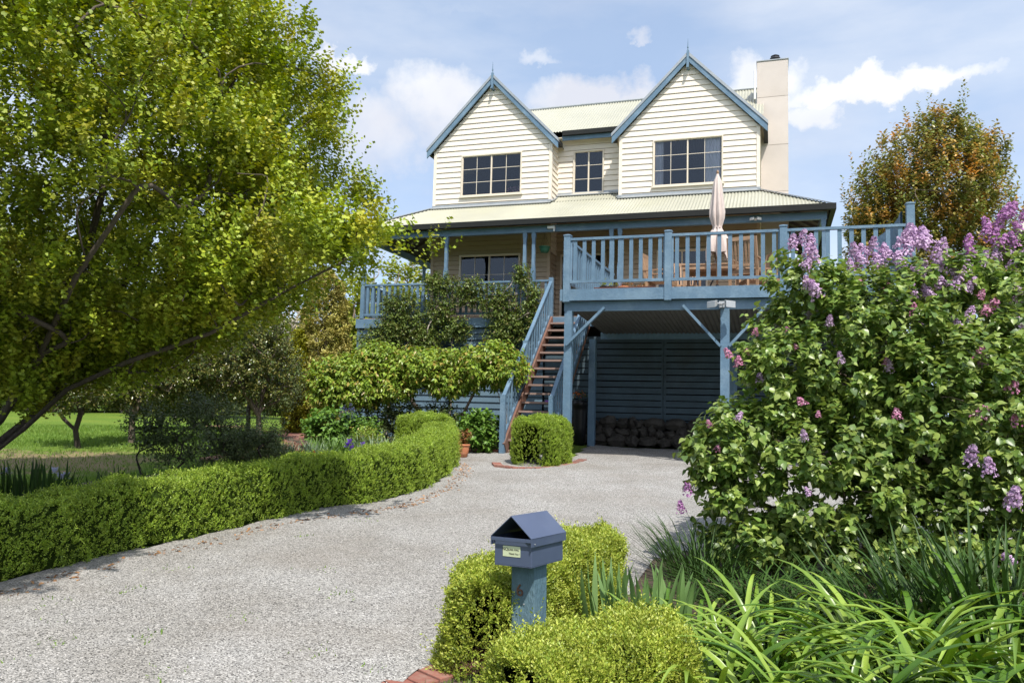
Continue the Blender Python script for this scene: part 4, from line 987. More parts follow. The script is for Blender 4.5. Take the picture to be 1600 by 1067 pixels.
# ---------------------------------------------------------------- big maple on the left
def maple(S=.76):
    root = empty('maple_tree', tuple(at(-260, 880, 6.6)), 'huge yellow green maple leaning out over the lawn on the left', 'tree')
    a = lambda pts: [at(x, y, d*S) for x, y, d in pts]
    r_ = (-260, 885, 6.6/S)
    seeds = [a([r_, (-20, 715, 11.6), (35, 672, 11.3), (105, 608, 11), (200, 565, 10.7), (330, 520, 10.3), (440, 458, 10), (530, 412, 9.8)]),
             a([r_, (-15, 700, 11.7), (80, 625, 11.7), (150, 520, 12), (220, 400, 12), (300, 250, 12), (380, 100, 12)]),
             a([r_, (-10, 640, 12), (60, 480, 11.5), (130, 420, 11), (160, 300, 11), (170, 120, 11), (180, -80, 11)]),
             a([r_, (-50, 600, 12.2), (-60, 400, 12.4), (-60, 150, 12.6), (-60, -120, 12.8)]),
             a([r_, (0, 655, 11.3), (60, 560, 10.4), (120, 430, 9.5), (210, 300, 9)]),
             a([r_, (20, 680, 12.2), (130, 560, 13), (260, 430, 14), (380, 300, 14.5)])]
    cx, cy = -10.4*S, 8.9*S
    # radius of the crown with height (vase that flares, then domes)
    hz = [-.2, .2, .55, 1.0, 1.5, 2.1, 2.6, 3.4, 4.5, 5.4, 6.2, 6.8, 7.2]; hr = [.4, 1.2, 2.0, 2.9, 3.7, 4.35, 4.5, 4.4, 4.15, 3.8, 3.0, 1.7, .3]
    def pts(n, lo):
        z = rng.uniform(-.2, 7.2, n*3); R = np.interp(z, hz, hr); keep = rng.uniform(0, 4.95, n*3) < R; z = z[keep][:n]*S; R = R[keep][:n]*S; n_ = len(z)
        th = rng.uniform(0, 2*math.pi, n_); lob = 1+.07*np.sin(th*5+z*1.7)+.05*np.sin(th*11-z*2.1)
        rr = R*lob*(rng.uniform(lo, 1, n_)**.45)
        return np.column_stack([cx+rr*np.cos(th), cy+rr*np.sin(th), z]), th, rr/R
    C, th, q = pts(5200, .0)
    # keep the inside of the crown thinner and the far side lighter
    view = nrm(np.array([[cx, cy, 0]]))[0]
    rel = (C-np.array([cx, cy, 0]))@view
    keep = (q > .55) | (rng.uniform(size=len(C)) < .35); keep &= (rel < 1.5) | (rng.uniform(size=len(C)) < .5)
    C = C-np.maximum(rel, 0)[:, None]*.42*view[None, :]; C = C[keep]; th = th[keep]
    low = []
    for P0 in seeds[0][3:]:
        for _ in range(46): low.append(P0+rng.normal(size=3)*[.34, .34, .16]+[-.08, 0, .2])
    low = np.array(low); C = np.concatenate([C, low]); th = np.concatenate([th, np.arctan2(low[:, 1]-cy, low[:, 0]-cx)])
    mb = MB(); sub = C[rng.choice(len(C), 520, replace=False)]
    grow(mb, seeds, sub, 0.0058, .43, rmax=.15); mb.build('trunk', BARKM, root, True)
    big = C[rng.choice(len(C), 620, replace=False)]        # gather the twigs into boughs
    for s0 in range(0, len(C), 500):
        seg_ = C[s0:s0+500]; j = np.argmin(((seg_[:, None]-big[None])**2).sum(2), 1); C[s0:s0+500] = seg_+(big[j]-seg_)*.42
    per = 13; n = len(C)*per
    P = np.repeat(C, per, 0)+rng.normal(size=(n, 3))*np.array([.115, .115, .09]); out = np.column_stack([np.cos(np.repeat(th, per)), np.sin(np.repeat(th, per)), np.zeros(n)])
    A = out*.45+UP*.95+rdir(n)*.4
    V, F = shoots(P, A, rng.uniform(.12, .26, n), 8, .042, LEAF_LOBE, .9, .05, .7, 1, .95)
    # long whippy shoots past the outline
    m = 420; C2, th2, _ = pts(m, .93); out2 = np.column_stack([np.cos(th2), np.sin(th2), np.zeros(len(C2))]); A2 = out2*.45+UP*1.0+rdir(len(C2))*.25
    V2, F2 = shoots(C2, A2, rng.uniform(.28, .58, len(C2)), 16, .042, LEAF_LOBE, .85, .0, .6, 1, .9)
    np_mesh('crown', np.concatenate([V, V2]), np.concatenate([F, F2+len(V)]), L_MAPLE, root)
maple()
def shade_tree():                  # the tree beside the photographer that shades the near end of the long hedge
    root = empty('shade_tree', (-6.6, -1.2, -1.6), 'leafy maple beside the gate shading the near hedge', 'tree')
    ells = [((-4.55, .9, 4.1), (1.6, 2.1, .9)), ((-6.4, .2, 4.5), (1.9, 2.2, 1.2)), ((-4.15, 2.35, 4.05), (1.0, .95, .6)), ((-5.6, 2.1, 4.2), (1.2, 1.0, .7))]
    n = 8200; P, D = ell_points(ells, n, .6); A = D*.5+UP*.6+rdir(n)*.5
    V, F = shoots(P, A, .25, 6, .09, LEAF_LOBE, .9, .05); np_mesh('crown', V, F, L_MAPLE, root)
    mb = MB(); T2, _ = ell_points(ells, 60, .5); grow(mb, [[(-6.6, -1.2, -1.7), (-6.5, -1.1, 0), (-6.3, -.8, 2.2), (-6.0, -.4, 3.6)]], T2, .012, rmax=.14); mb.build('trunk', BARK, root, True)
shade_tree()

def unseen_trees():                # unseen trees added to darken the window reflections and lower the sky fill
    for i, (x, y, h, r) in enumerate(((-24, -20, 11, 5.5), (-12, -28, 12, 6), (2, -30, 10, 5.5), (14, -30, 11, 5.5), (28, -22, 11, 5.5), (30, -4, 10, 5), (-32, -6, 11, 5.5))):
        z0 = -2.0; r_ = empty('unseen_tree', (x, y, z0), ['wide unseen tree added far behind on the left', 'tallest unseen tree added behind the camera', 'unseen tree added straight behind the camera', 'unseen tree added behind the camera to the right', 'unseen tree added far behind on the right', 'unseen tree added out on the right', 'unseen tree added out on the left'][i], 'tree', 'unseen trees added behind the camera')
        e = [((x, y, z0+h*.62), (r, r, h*.38)), ((x+r*.4, y, z0+h*.45), (r*.7, r*.7, h*.25)), ((x-r*.5, y, z0+h*.42), (r*.6, r*.6, h*.25))]
        P, D = ell_points(e, 1300, .4); V, F = shoots(P, D+UP*.5, .8, 6, .55, LEAF_LOBE, .9, .05); np_mesh('crown', V, F, L_BACKD, r_)
        mb = MB(); T2, _ = ell_points(e, 30, .5); grow(mb, [[(x, y, z0), (x+.1, y, z0+h*.2), (x, y, z0+h*.4)]], T2, .03, rmax=.3); mb.build('trunk', BARK, r_, True)
unseen_trees()

# ---------------------------------------------------------------- lilac bushes
FLORET = T([(0, 0, 0), (.5, .5, .12), (0, .9, 0), (-.5, .5, .12), (.9, 0, .0), (.5, -.5, .12), (0, -.9, 0), (-.5, -.5, .12), (-.9, 0, 0)],
           [(0, 1, 2), (0, 2, 3), (0, 4, 1), (0, 5, 4), (0, 6, 5), (0, 7, 6), (0, 8, 7), (0, 3, 8)])
def panicle_mesh(mat, L=.15, Rr=.052, n=190):
    t = rng.uniform(0, 1, n)**.85; th = rng.uniform(0, 6.28, n); rad = Rr*np.sqrt(1-t*.93)*(1+.25*np.sin(t*22))*rng.uniform(.75, 1.1, n)
    P = np.column_stack([rad*np.cos(th), rad*np.sin(th), t*L]); D = nrm(np.column_stack([np.cos(th), np.sin(th), .35+0*t])+rng.normal(size=(n, 3))*.3)
    Dt = nrm(np.cross(D, rdir(n))); V, F = leaf_arrays(P, Dt, D, rng.uniform(.009, .014, n), FLORET)
    me = bpy.data.meshes.new('flower_cluster'); me.from_pydata(V.tolist(), [], F.tolist()); me.materials.append(mat); return me
PAN = {'m': [panicle_mesh(F_LIL) for _ in range(4)]+[panicle_mesh(F_LIL, .12, .055, 150)], 'p': [panicle_mesh(F_PNK, .11, .05, 90), panicle_mesh(F_PNK, .09, .05, 60)],
       'g': [panicle_mesh(F_MAG, .15, .052), panicle_mesh(F_MAG, .12, .052, 130)]}
def lilac(label, base, ells, nsh, flowers, nstem, seed_shift=0, group=None):
    root = bush('lilac_bush', label, 'lilac', base, ells, nsh, 7, .15, .062, LEAF_HEART, L_LILAC, BARK, nstem=nstem, stems=7, shell=.36, clumpy=.42, droop=.42, rtip=.0042, up=.35, spread=.85, nup=.8)
    for kx, (x, y, d, kd, s) in enumerate(flowers):
        p = Vector(at(x, y, d)); me = random.choice(PAN[kd]); o = bpy.data.objects.new('flower_cluster', me); COL.objects.link(o); o.parent = root
        o.location = p-Vector(root.location)-Vector((0, 0, .06)); o.scale = (s*.86, s*.86, s*.86)
        o.rotation_euler = (random.uniform(-.5, .5), random.uniform(-.5, .5), random.uniform(0, 6.28))
    return root
def E(x, y, d, rx, ry=None, rz=None): p = at(x, y, d); return (tuple(p), (rx, ry or rx, rz or rx))
fl1 = [(1238, 380, 7.2, 'm', 1.1), (1262, 392, 7.1, 'm', 1.2), (1268, 372, 7.2, 'm', .9), (1280, 455, 6.9, 'm', 1.35), (1257, 410, 7.0, 'm', 1), (1185, 345+10, 7.3, 'm', .01),
       (1345, 400, 7.5, 'm', 1.2), (1330, 415, 7.4, 'm', 1), (1355, 392, 7.6, 'm', 1.1), (1378, 395, 7.5, 'm', 1.1), (1395, 400, 7.5, 'm', 1.3), (1418, 372, 7.5, 'm', 1.5), (1440, 380, 7.4, 'm', 1.5), (1462, 395, 7.5, 'm', 1.3), (1475, 385, 7.6, 'm', 1.1), (1385, 390, 7.7, 'm', 1), (1408, 405, 7.3, 'm', 1.2),
       (1450, 418, 7.3, 'm', 1.1), (1485, 420, 7.3, 'm', 1.2), (1470, 440, 7.2, 'm', 1.3), (1500, 425, 7.3, 'm', 1.2), (1435, 440, 7.1, 'm', 1), (1398, 465, 7.0, 'm', 1), (1430, 478, 6.9, 'p', 1.2), (1415, 462, 7.0, 'p', 1.2), (1440, 500, 6.8, 'm', .9), (1385, 445, 7.1, 'p', 1.1), (1345, 440, 7.1, 'p', 1),
       (1140, 548, 7.0, 'p', 1.2), (1155, 562, 6.95, 'p', 1.25), (1165, 545, 7.0, 'p', 1), (1180, 512, 7.1, 'p', .9), (1187, 588, 6.9, 'm', 1.1), (1295, 497, 6.8, 'm', .9), (1232, 510, 6.9, 'p', .8), (1246, 535, 6.8, 'p', .7), (1314, 555, 6.6, 'm', .9), (1390, 570, 6.6, 'm', 1.1), (1383, 560, 6.6, 'p', .9),
       (1255, 622, 6.3, 'p', 1.2), (1257, 675, 6.2, 'm', .9), (1120, 692, 6.6, 'p', .8), (1110, 655, 6.7, 'p', .8), (1152, 645, 6.5, 'm', .8), (1400, 642, 6.1, 'p', 1.1), (1278, 640, 6.4, 'p', .7), (1075, 760, 6.6, 'g', 1.25), (1066, 788, 6.6, 'g', 1.0), (1265, 762, 6.0, 'm', .7)]
fl1 = [(a, b, c, e, (f if b < 480 else f*.8)) for a, b, c, e, f in fl1 if f > .1]
fl1 += [(x, y, d, 'm', s_) for x, y, d, s_ in ((1365, 385, 7.5, 1.2), (1405, 380, 7.5, 1.3), (1430, 368, 7.55, 1.3), (1450, 372, 7.5, 1.4), (1350, 405, 7.4, 1.1), (1375, 408, 7.4, 1.2), (1480, 402, 7.5, 1.3), (1495, 408, 7.4, 1.2), (1465, 412, 7.3, 1.2), (1440, 425, 7.2, 1.1), (1415, 392, 7.4, 1.3), (1490, 440, 7.1, 1.2), (1510, 445, 7.1, 1.1), (1455, 455, 7.0, 1.1), (1425, 455, 7.0, 1), (1337, 393, 7.55, 1.2), (1250, 372, 7.2, 1.1), (1272, 400, 7.05, 1.2), (1262, 440, 6.95, .9))]
lilac('large lilac bush with heart shaped leaves and mauve flowers beside the drive', tuple(at(1330, 905, 6.9)),
      [E(1330, 560, 7.1, .95, .75, .85), E(1260, 455, 7.3, .42, .4, .42), E(1185, 690, 6.9, .58, .5, .45), E(1150, 780, 6.8, .45, .45, .35), E(1420, 490, 7.4, .8, .7, .6), E(1300, 760, 6.5, .75, .6, .65), E(1480, 660, 6.6, .95, .7, .9), E(1230, 590, 7.0, .5, .45, .45), E(1120, 720, 6.7, .3, .3, .35), E(1420, 680, 7.0, .8, .5, .7), E(1330, 660, 7.2, .7, .5, .7), E(1190, 850, 6.5, .48, .35, .25), E(1320, 862, 6.3, .7, .4, .27), E(1480, 870, 6.2, .7, .4, .25), E(1500, 440, 7.5, .4, .4, .3), E(1590, 560, 7.2, .8, .7, .8), E(1470, 820, 6.3, .8, .5, .45), E(1143, 690, 6.85, .38, .3, .22), E(1190, 575, 7.1, .16, .15, .2)],
      8600, fl1, 110)
fl2 = [(1520, 395, 8.1, 'g', 1.3), (1550, 372, 8.2, 'g', 1.3), (1585, 378, 8.1, 'g', 1.3), (1555, 398, 8.1, 'm', 1.2), (1510, 415, 8.0, 'm', 1.3), (1580, 412, 8.0, 'm', 1.2), (1595, 340, 8.3, 'g', 1.2), (1560, 348, 8.3, 'g', 1.3), (1565, 335, 8.3, 'g', 1.5), (1575, 330, 8.2, 'g', 1.3), (1545, 345, 8.3, 'g', 1.1), (1540, 362, 8.2, 'g', 1.3), (1515, 375, 8.2, 'g', 1.2), (1560, 380, 8.1, 'g', 1.3), (1575, 392, 8.1, 'm', 1.3), (1590, 400, 8.0, 'm', 1.2), (1535, 405, 8.1, 'm', 1.2), (1598, 360, 8.2, 'g', 1.3), (1530, 455, 7.0, 'p', .9), (1555, 470, 6.9, 'p', 1.3), (1540, 480, 6.9, 'p', 1), (1512, 486, 6.9, 'm', .9),
       (1592, 460, 7.0, 'm', 1.3), (1530, 550, 6.5, 'p', 1.2), (1535, 560, 6.5, 'g', .9), (1578, 600, 6.2, 'p', 1.2), (1530, 645, 6.0, 'p', 1.4), (1588, 650, 6.0, 'p', 1), (1515, 712, 5.9, 'm', 1.2), (1545, 730, 5.8, 'm', 1.1), (1580, 780, 5.8, 'm', 1.3), (1498, 500, 6.8, 'm', .8), (1590, 505, 6.8, 'm', 1.1), (1580, 870, 5.5, 'm', .9)]
lilac('taller lilac bush with deeper purple flowers at the right edge', tuple(at(1640, 900, 7.6)),
      [E(1580, 420, 8.2, .42, .4, .42), E(1640, 460, 8.0, .7, .6, .75), E(1610, 640, 6.8, .6, .6, .9), E(1620, 800, 6.1, .5, .45, .6)], 1500, fl2, 50)

# ---------------------------------------------------------------- strap-leaved plants in front
def fg(name, label, x, y, d, *a, **kw):
    p = at(x, y, d); return clump(name, label, kw.pop('cat', 'plant'), (p[0], p[1]), *a, **kw)
DAYG = 'daylily clumps along the bottom of the shrub bed'
for lab, x, y, d, n, Ls, W in (('clump of arching bright green daylily leaves nearest the low box hedge', 1120, 1100, 3.7, 120, (.45, .75), .027),
        ('clump of arching daylily leaves in the middle of the bottom right corner', 1290, 1110, 3.45, 130, (.45, .8), .029),
        ('clump of broad daylily leaves in the bottom right corner', 1470, 1130, 3.3, 120, (.45, .75), .031),
        ('daylily clump cut off by the right edge of the picture', 1620, 1120, 3.4, 110, (.45, .8), .030),
        ('clump of daylily leaves behind the others under the lilac edge', 1210, 1010, 4.3, 120, (.45, .75), .026),
        ('low daylily clump between the iris fan and the lilac', 1090, 1010, 4.4, 80, (.4, .6), .022),
        ('clump of tall daylily leaves toward the right under the lilac', 1400, 1010, 4.15, 120, (.5, .9), .028),
        ('tall daylily clump at the right edge under the lilac', 1560, 1010, 4.1, 110, (.55, .95), .029)):
    fg('daylily', lab, x, y, d, .26, .24, int(n*.9), (Ls[0]*1.1, Ls[1]*1.2), W*1.3, (.1, .9), (1.5, 2.9), L_DAY, group=DAYG, K=10, fold=.5)
fg('flag_iris', 'fan of broad upright iris leaves at the right end of the box hedge', 985, 985, 4.6, .22, .10, 40, (.42, .62), .048, (-.3, .4), (.0, .5), L_IRIS, cat='iris', K=6, fold=.15)
fg('flag_iris', 'smaller fan of iris leaves beside the lily clumps', 1050, 960, 4.9, .12, .08, 22, (.36, .52), .042, (-.25, .4), (.1, .7), L_IRIS, cat='iris', K=6, fold=.15)
STR = 'dark strappy clumps beneath the lilac'
for lab, x, y, d, rx, ry, n, Ls, W, a0, a1 in (('dark fine leaved clump at the left foot of the lilac beside the gravel', 1095, 920, 6.3, .25, .22, 240, (.45, .75), .010, (.1, 1.0), (.8, 1.6)),
        ('dark flopping clump left of the middle under the lilac', 1180, 945, 5.6, .35, .28, 260, (.4, .7), .013, (.6, 1.2), (1.3, 2.0)),
        ('dark flopping clump under the middle of the lilac', 1300, 965, 5.2, .4, .3, 260, (.4, .7), .015, (.5, 1.2), (1.2, 2.0)),
        ('dark clump under the right part of the lilac', 1430, 985, 5.0, .35, .3, 200, (.45, .85), .019, (.1, .9), (.7, 1.8)),
        ('dark tall clump at the right edge below the lilac flowers', 1570, 1000, 4.8, .35, .3, 170, (.5, .95), .024, (.0, .6), (.4, 1.5))):
    fg('strap_plant', lab, x, y, d, rx, ry, n, Ls, W, a0, a1, L_DARKB, group=STR)

# ---------------------------------------------------------------- letterbox
def letterbox():
    root = empty('letterbox', tuple(np.array(at(830, 888, 3.95))), 'slate blue metal letterbox with a gabled lid on a faded blue timber post', 'letterbox')
    LOCAL.add(root.name)
    root.rotation_euler = (R_(-1.5), R_(-1.6), R_(-12.5))
    # local frame: origin at the bottom front right corner of the box; -x along the front, +y back, z up
    W, D, Hh = .215, .345, .125
    pb = MB(); pb.box(-W/2-.068, -W/2+.068, .105, .241, -.75, -.002); pb.build('post', POSTB, root, bevel=.004)
    b = MB(); t = .004
    b.box(-W, 0, 0, D, 0, t); b.box(-W, 0, 0, t, t, Hh); b.box(-W, 0, D-t, D, t, Hh); b.box(-W, -W+t, t, D-t, t, Hh); b.box(-t, 0, t, D-t, t, Hh)
    b.build('box', MAILB, root, bevel=.002)
    # lid: folded sheet with a gabled back panel, open front, side lips, front rail
    r = MB(); e = .012; x0, x1 = -W-e, e; xc = -W/2; y0, y1 = -.022, D+.015; ze, zr = Hh+.022, Hh+.128; th = .004
    for xa, xb in ((x0, xc), (x1, xc)):
        r.prism([(xa, ze), (xb, zr), (xb, zr-th*1.5), (xa, ze-th*1.5)], 'y', y0, y1)
    for xa, xb in ((x0, x0+th), (x1-th, x1)): r.box(xa, xb, y0, y1, Hh-.022, ze-.001)
    r.prism([(x0+th, Hh-.018), (x1-th, Hh-.018), (x1-th, ze-.004), (xc, zr-.008), (x0+th, ze-.004)], 'y', y1-th, y1-.001)
    r.box(x0+th, x1-th, y0+.001, y0+.004, ze-.022, ze-.004)
    lid = r.build('lid', MAILB, root, bevel=.0012)
    g = MB(); g.tube([(x1, .012, Hh-.008), (x1+.004, .012, Hh-.008)], .0035, 10); g.build('rivet', CAPG, lid)
    s = MB(); s.box(-W+.05, -W+.152, -.0022, -.0004, .048, .100); s.build('sticker', STICK, root)
    def text(body, name, x, z, size, mat, parent, y=-.0032, ext=.0004, sh=0.0):
        cu = bpy.data.curves.new(name, 'FONT'); cu.body = body; cu.size = size; cu.extrude = ext; cu.align_x = 'CENTER'; cu.align_y = 'CENTER'; cu.shear = sh
        o = bpy.data.objects.new(name, cu); COL.objects.link(o); bpy.context.view_layer.update()
        me = bpy.data.meshes.new_from_object(o.evaluated_get(bpy.context.evaluated_depsgraph_get())); bpy.data.objects.remove(o)
        me.transform(Matrix.Translation((x, y, z)) @ Matrix.Rotation(R_(90), 4, 'X')); me.materials.clear(); me.materials.append(mat)
        q = bpy.data.objects.new(name, me); COL.objects.link(q); q.parent = parent; return q
    st = [o for o in root.children if o.name.startswith('sticker')][0]
    text('NO', 'lettering', -W+.064, .084, .021, INK, st); text('JUNK MAIL', 'lettering', -W+.113, .0825, .0135, INK, st); text('Thank You !', 'lettering', -W+.117, .063, .0125, INK, st)
    pst = [o for o in root.children if o.name.startswith('post')][0]
    text('6', 'house_number', -W/2-.012, -.135, .085, RUST, pst, y=.105-.004, ext=.003, sh=-.12)
    mb = MB(); mb.tube([(-W/2+.01, .106, -.20), (-W/2+.01, .100, -.20)], .004, 8); mb.build('screw', CAPG, pst)
letterbox()
# ---------------------------------------------------------------- garden plants on the left
def tree(name, label, x, y, d, ells, nsh, kk, shL, ls, tpl, mat, bark, forks, group=None, rtip=.01, rmax=.12, ntg=70, droop=.1, spread=.8, cat='tree', up=.4, wmul=1, shell=.35, nup=1.0):
    b = at(x, y, d); b = (b[0], b[1], gz(b[0], b[1])-.03)
    seeds = [[b]+[tuple(at(*p)) for p in f] for f in forks]
    return bush(name, label, cat, b, ells, nsh, kk, shL, ls, tpl, mat, bark, group=group, droop=droop, nstem=ntg, seeds=seeds, rtip=rtip, spread=spread, crownname='crown', stemname='trunk', up=up, wmul=wmul, shell=shell, nup=nup)
tree('camellia_tree', 'round glossy leaved tree with a reddish trunk beside the brick path', 405, 690, 16.6, [E(375, 560, 16.8, 1.15, 1.1, 1.0), E(330, 590, 16.5, .9, .9, .7), E(425, 575, 16.8, .62, .7, .85), E(400, 520, 17, .75, .7, .6)],
     4200, 7, .2, .060, LEAF_OVAL, L_CAM, BARK, [[(404, 650, 16.6), (398, 615, 16.6)], [(404, 650, 16.6), (412, 610, 16.8)], [(404, 650, 16.6), (375, 600, 16.5)]], rmax=.085)
tree('camellia_tree', 'glossy leaved tree with a straight bare trunk in the middle of the lawn', 206, 692, 15.6, [E(225, 585, 15.8, 1.25, 1.0, .75), E(160, 600, 15.6, .7, .7, .45), E(285, 570, 15.8, .8, .8, .75)],
     3400, 7, .2, .060, LEAF_OVAL, L_CAM, BARK, [[(206, 655, 15.6), (207, 625, 15.6)], [(206, 655, 15.6), (225, 610, 15.7)]], rmax=.07)
tree('camellia_tree', 'small low forked tree with sparse bronze leaves on the bare patch of lawn', 122, 700, 14.6, [E(110, 625, 14.6, .62, .6, .32), E(140, 610, 14.6, .5, .5, .35), E(85, 600, 14.8, .6, .5, .3)],
     520, 6, .2, .07, LEAF_OVAL, L_CAM, BARKD, [[(118, 672, 14.6), (100, 655, 14.6), (90, 640, 14.6)], [(118, 672, 14.6), (128, 640, 14.6)]], rmax=.06, ntg=40)
tree('camellia_tree', 'dark leaved tree with twin trunks furthest back on the lawn', 250, 668, 20, [E(255, 600, 20, 1.3, 1.2, .9), E(310, 590, 20, 1.2, 1.1, 1.0)],
     2600, 6, .25, .08, LEAF_OVAL, L_CAM, BARKD, [[(243, 640, 20), (238, 615, 20)], [(255, 640, 20), (262, 610, 20)]], rmax=.07, ntg=40)
tree('plum_tree', 'dark trunked tree close behind the round glossy tree', 388, 680, 18.5, [E(395, 620, 19, .75, .7, .5), E(440, 600, 19, .7, .7, .7)],
     700, 6, .2, .07, LEAF_OVAL, L_SHD, BARKD, [[(388, 640, 18.5), (392, 615, 18.6)]], rmax=.1, ntg=30)
# sparse twiggy rose-like shrubs behind the hedge
bush('twiggy_shrub', 'sparse twiggy shrub with small dark leaves growing behind the hedge', 'shrub', tuple(at(237, 752, 10.4)), [E(235, 665, 10.5, .38, .35, .38), E(275, 690, 10.5, .5, .4, .42), E(300, 640, 10.6, .3, .3, .3)],
     700, 6, .2, .045, LEAF_OVAL, L_SHD, BARKD, nstem=60, stems=4, shell=.5, rtip=.0028)
bush('twiggy_shrub', 'dense grey green twiggy shrub behind the hedge next to the tulips', 'shrub', tuple(at(375, 742, 11.4)), [E(350, 690, 11.5, .62, .5, .45), E(410, 690, 11.6, .45, .4, .4), E(330, 650, 11.8, .4, .4, .35)],
     2000, 6, .2, .036, LEAF_OVAL, L_SHD, BARKD, nstem=90, stems=5, shell=.5, rtip=.0028)
# golden conifer and yellow green neighbour
def conifer(label, x, yb, yt, d, rad, mat, n, ls):
    b = at(x, yb, d); t = at(x, yt, d); b = np.array([b[0], b[1], gz(b[0], b[1])]); hgt = t[2]-b[2]
    root = empty('conifer', tuple(b), label, 'tree')
    z = rng.uniform(0, 1, n); th = rng.uniform(0, 6.28, n); cl = np.sin(th*4+z*19)*np.sin(th*7-z*31)
    R = rad*np.interp(z, [0, .08, .35, .7, .9, 1], [.75, .95, 1, .82, .55, .08])*(1+.16*cl)*rng.uniform(.72, 1, n)**.5
    keep = rng.uniform(size=n) < .45+.55*(cl > -.25); z, th, R = z[keep], th[keep], R[keep]; n = len(z)
    P = b+np.column_stack([R*np.cos(th), R*np.sin(th), z*hgt]); out = np.column_stack([np.cos(th), np.sin(th), 0*th])
    A = out*.6+UP*.9+rdir(n)*.4; V, F = shoots(P, A, .14, 7, ls, LEAF_LANCE, .7, 0, .8, 1.3)
    np_mesh('crown', V, F, mat, root)
    mb = MB(); mb.tube([b-np.array([0, 0, .05]), b+np.array([0, 0, hgt*.5]), b+np.array([.03, 0, hgt*.93])], [.13, .09, .02], 8)
    for i in range(60):
        zz = random.uniform(.06, .85); a = random.uniform(0, 6.28); r = rad*.8*(1-.5*zz); p = b+np.array([0, 0, hgt*zz])
        mb.tube([p, p+np.array([math.cos(a)*r*.5, math.sin(a)*r*.5, .15]), p+np.array([math.cos(a)*r, math.sin(a)*r, .45])], [.02, .014, .005], 4, cap=False)
    mb.build('trunk', BARKD, root, True)
conifer('tall columnar golden conifer left of the house', 500, 675, 425, 20.5, .66, L_CON, 5200, .10)
conifer('narrow yellow green conifer against the golden one', 460, 672, 520, 20, .26, L_CONY, 1400, .09)
# spreading layered shrub in front of the veranda base
bush('spreading_shrub', 'wide spreading shrub with drooping yellow green leaves in front of the veranda base', 'shrub', (-7.2, 16.6, -.82),
     [E(545, 590, 16.6, .95, .7, .48), E(600, 570, 16.8, .8, .7, .36), E(660, 575, 16.6, 1.0, .75, .42), E(740, 575, 16.4, .95, .7, .46), E(790, 575, 16.3, .5, .55, .45), E(520, 615, 16.4, .5, .5, .36), E(530, 590, 16.5, .55, .5, .5), E(560, 610, 16.4, .75, .6, .38), E(610, 605, 16.4, .6, .55, .3), E(700, 600, 16.3, .5, .5, .28), E(590, 555, 16.6, .5, .4, .25), E(770, 555, 16.4, .5, .4, .3)],
     5200, 7, .2, .10, LEAF_LANCE, L_WIS, BARKD, droop=.75, nstem=120, shell=.3, up=.25, wmul=1.8, nup=.8, rtip=.007, clumpy=.12,
     seeds=[[(-7.6, 16.6, -.85), (-7.5, 16.5, -.3), (-7.9, 16.5, .2)], [(-6.7, 16.6, -.85), (-6.6, 16.6, -.2), (-6.3, 16.5, .3)], [(-8.6, 16.8, -.85), (-8.5, 16.7, -.2), (-8.9, 16.6, .1)], [(-5.75, 16.7, -.85), (-5.7, 16.7, -.1), (-5.8, 16.6, .4)]])
ESG = 'espaliered fruit trees against the veranda rail'
for lab, x0, ex in (('espaliered fruit tree at the left end of the veranda rail', -9.0, [(-9.35, 1.55, .55, .42), (-8.75, 2.45, .5, .38), (-8.3, 1.75, .45, .5), (-9.0, 1.9, .4, .4)]),
                    ('espaliered fruit tree with a pale stem in the middle of the veranda rail', -7.35, [(-7.75, 2.95, .42, .32), (-7.7, 2.3, .4, .35), (-7.0, 2.75, .42, .4), (-7.3, 1.85, .45, .3), (-8.0, 1.5, .4, .35)]),
                    ('espaliered fruit tree beside the top of the stairs', -5.9, [(-6.2, 2.5, .5, .45), (-5.8, 2.0, .5, .45), (-5.65, 3.1, .18, .3), (-5.35, 2.5, .18, .45), (-6.1, 1.7, .45, .3)])):
    bush('fruit_tree', lab, 'tree', (x0, 17.62, -.82), [((a, 17.66, z), (rx*1.18, .2, rz*1.08)) for a, z, rx, rz in ex], 1500, 6, .16, .066, LEAF_OVAL, L_ESP, BARKL, group=ESG, nstem=45, droop=.25, shell=.5, rtip=.004, up=.2, clumpy=.15,
         seeds=[[(x0, 17.62, -.85), (x0+.02, 17.7, .5), (x0-.03, 17.72, 1.4), (x0+.03, 17.72, 2.2)], [(x0, 17.62, -.85), (x0+.02, 17.7, .5), (x0-.5, 17.7, 1.5)], [(x0, 17.62, -.85), (x0+.02, 17.7, .5), (x0+.5, 17.7, 1.6)]], crownname='crown', stemname='trunk')
def sb(label, x, y, d, rx, rz, n, ls, mat, tpl=LEAF_OVAL, droop=.1, name='garden_shrub', cat='shrub', kk=6, ry=None, group=None, wmul=1):
    b = at(x, y, d); g = gz(b[0], b[1]); return bush(name, label, cat, (b[0], b[1], g), [((b[0], b[1], g+rz*.95), (rx, ry or rx*.8, rz))], n, kk, .16, ls, tpl, mat, BARKD, nstem=24, droop=droop, shell=.35, rtip=.004, group=group, wmul=wmul)
sb('glossy rhododendron at the foot of the stairs beside the pots', 748, 695, 15.6, .48, .42, 420, .11, L_SHR, wmul=1.0)
sb('dark shrub in the shade under the right of the spreading shrub', 690, 690, 16.4, .7, .5, 420, .08, L_SHD)
sb('dark shrub in the shade under the middle of the spreading shrub', 610, 690, 16.6, .8, .55, 480, .08, L_SHD)
sb('bright leafy shrub beside the brick path', 515, 700, 15.4, .6, .42, 480, .10, L_SHR, droop=.3)
sb('pale leafy plant below the blue flower spikes', 560, 690, 15.4, .5, .36, 380, .07, L_SHR, droop=.2)
sb('small shrub with yellowish leaves behind the violet irises', 575, 700, 14.2, .42, .3, 260, .05, L_WIS)
sb('low dark shrub by the near end of the brick path', 395, 725, 13, .6, .28, 360, .06, L_SHD)
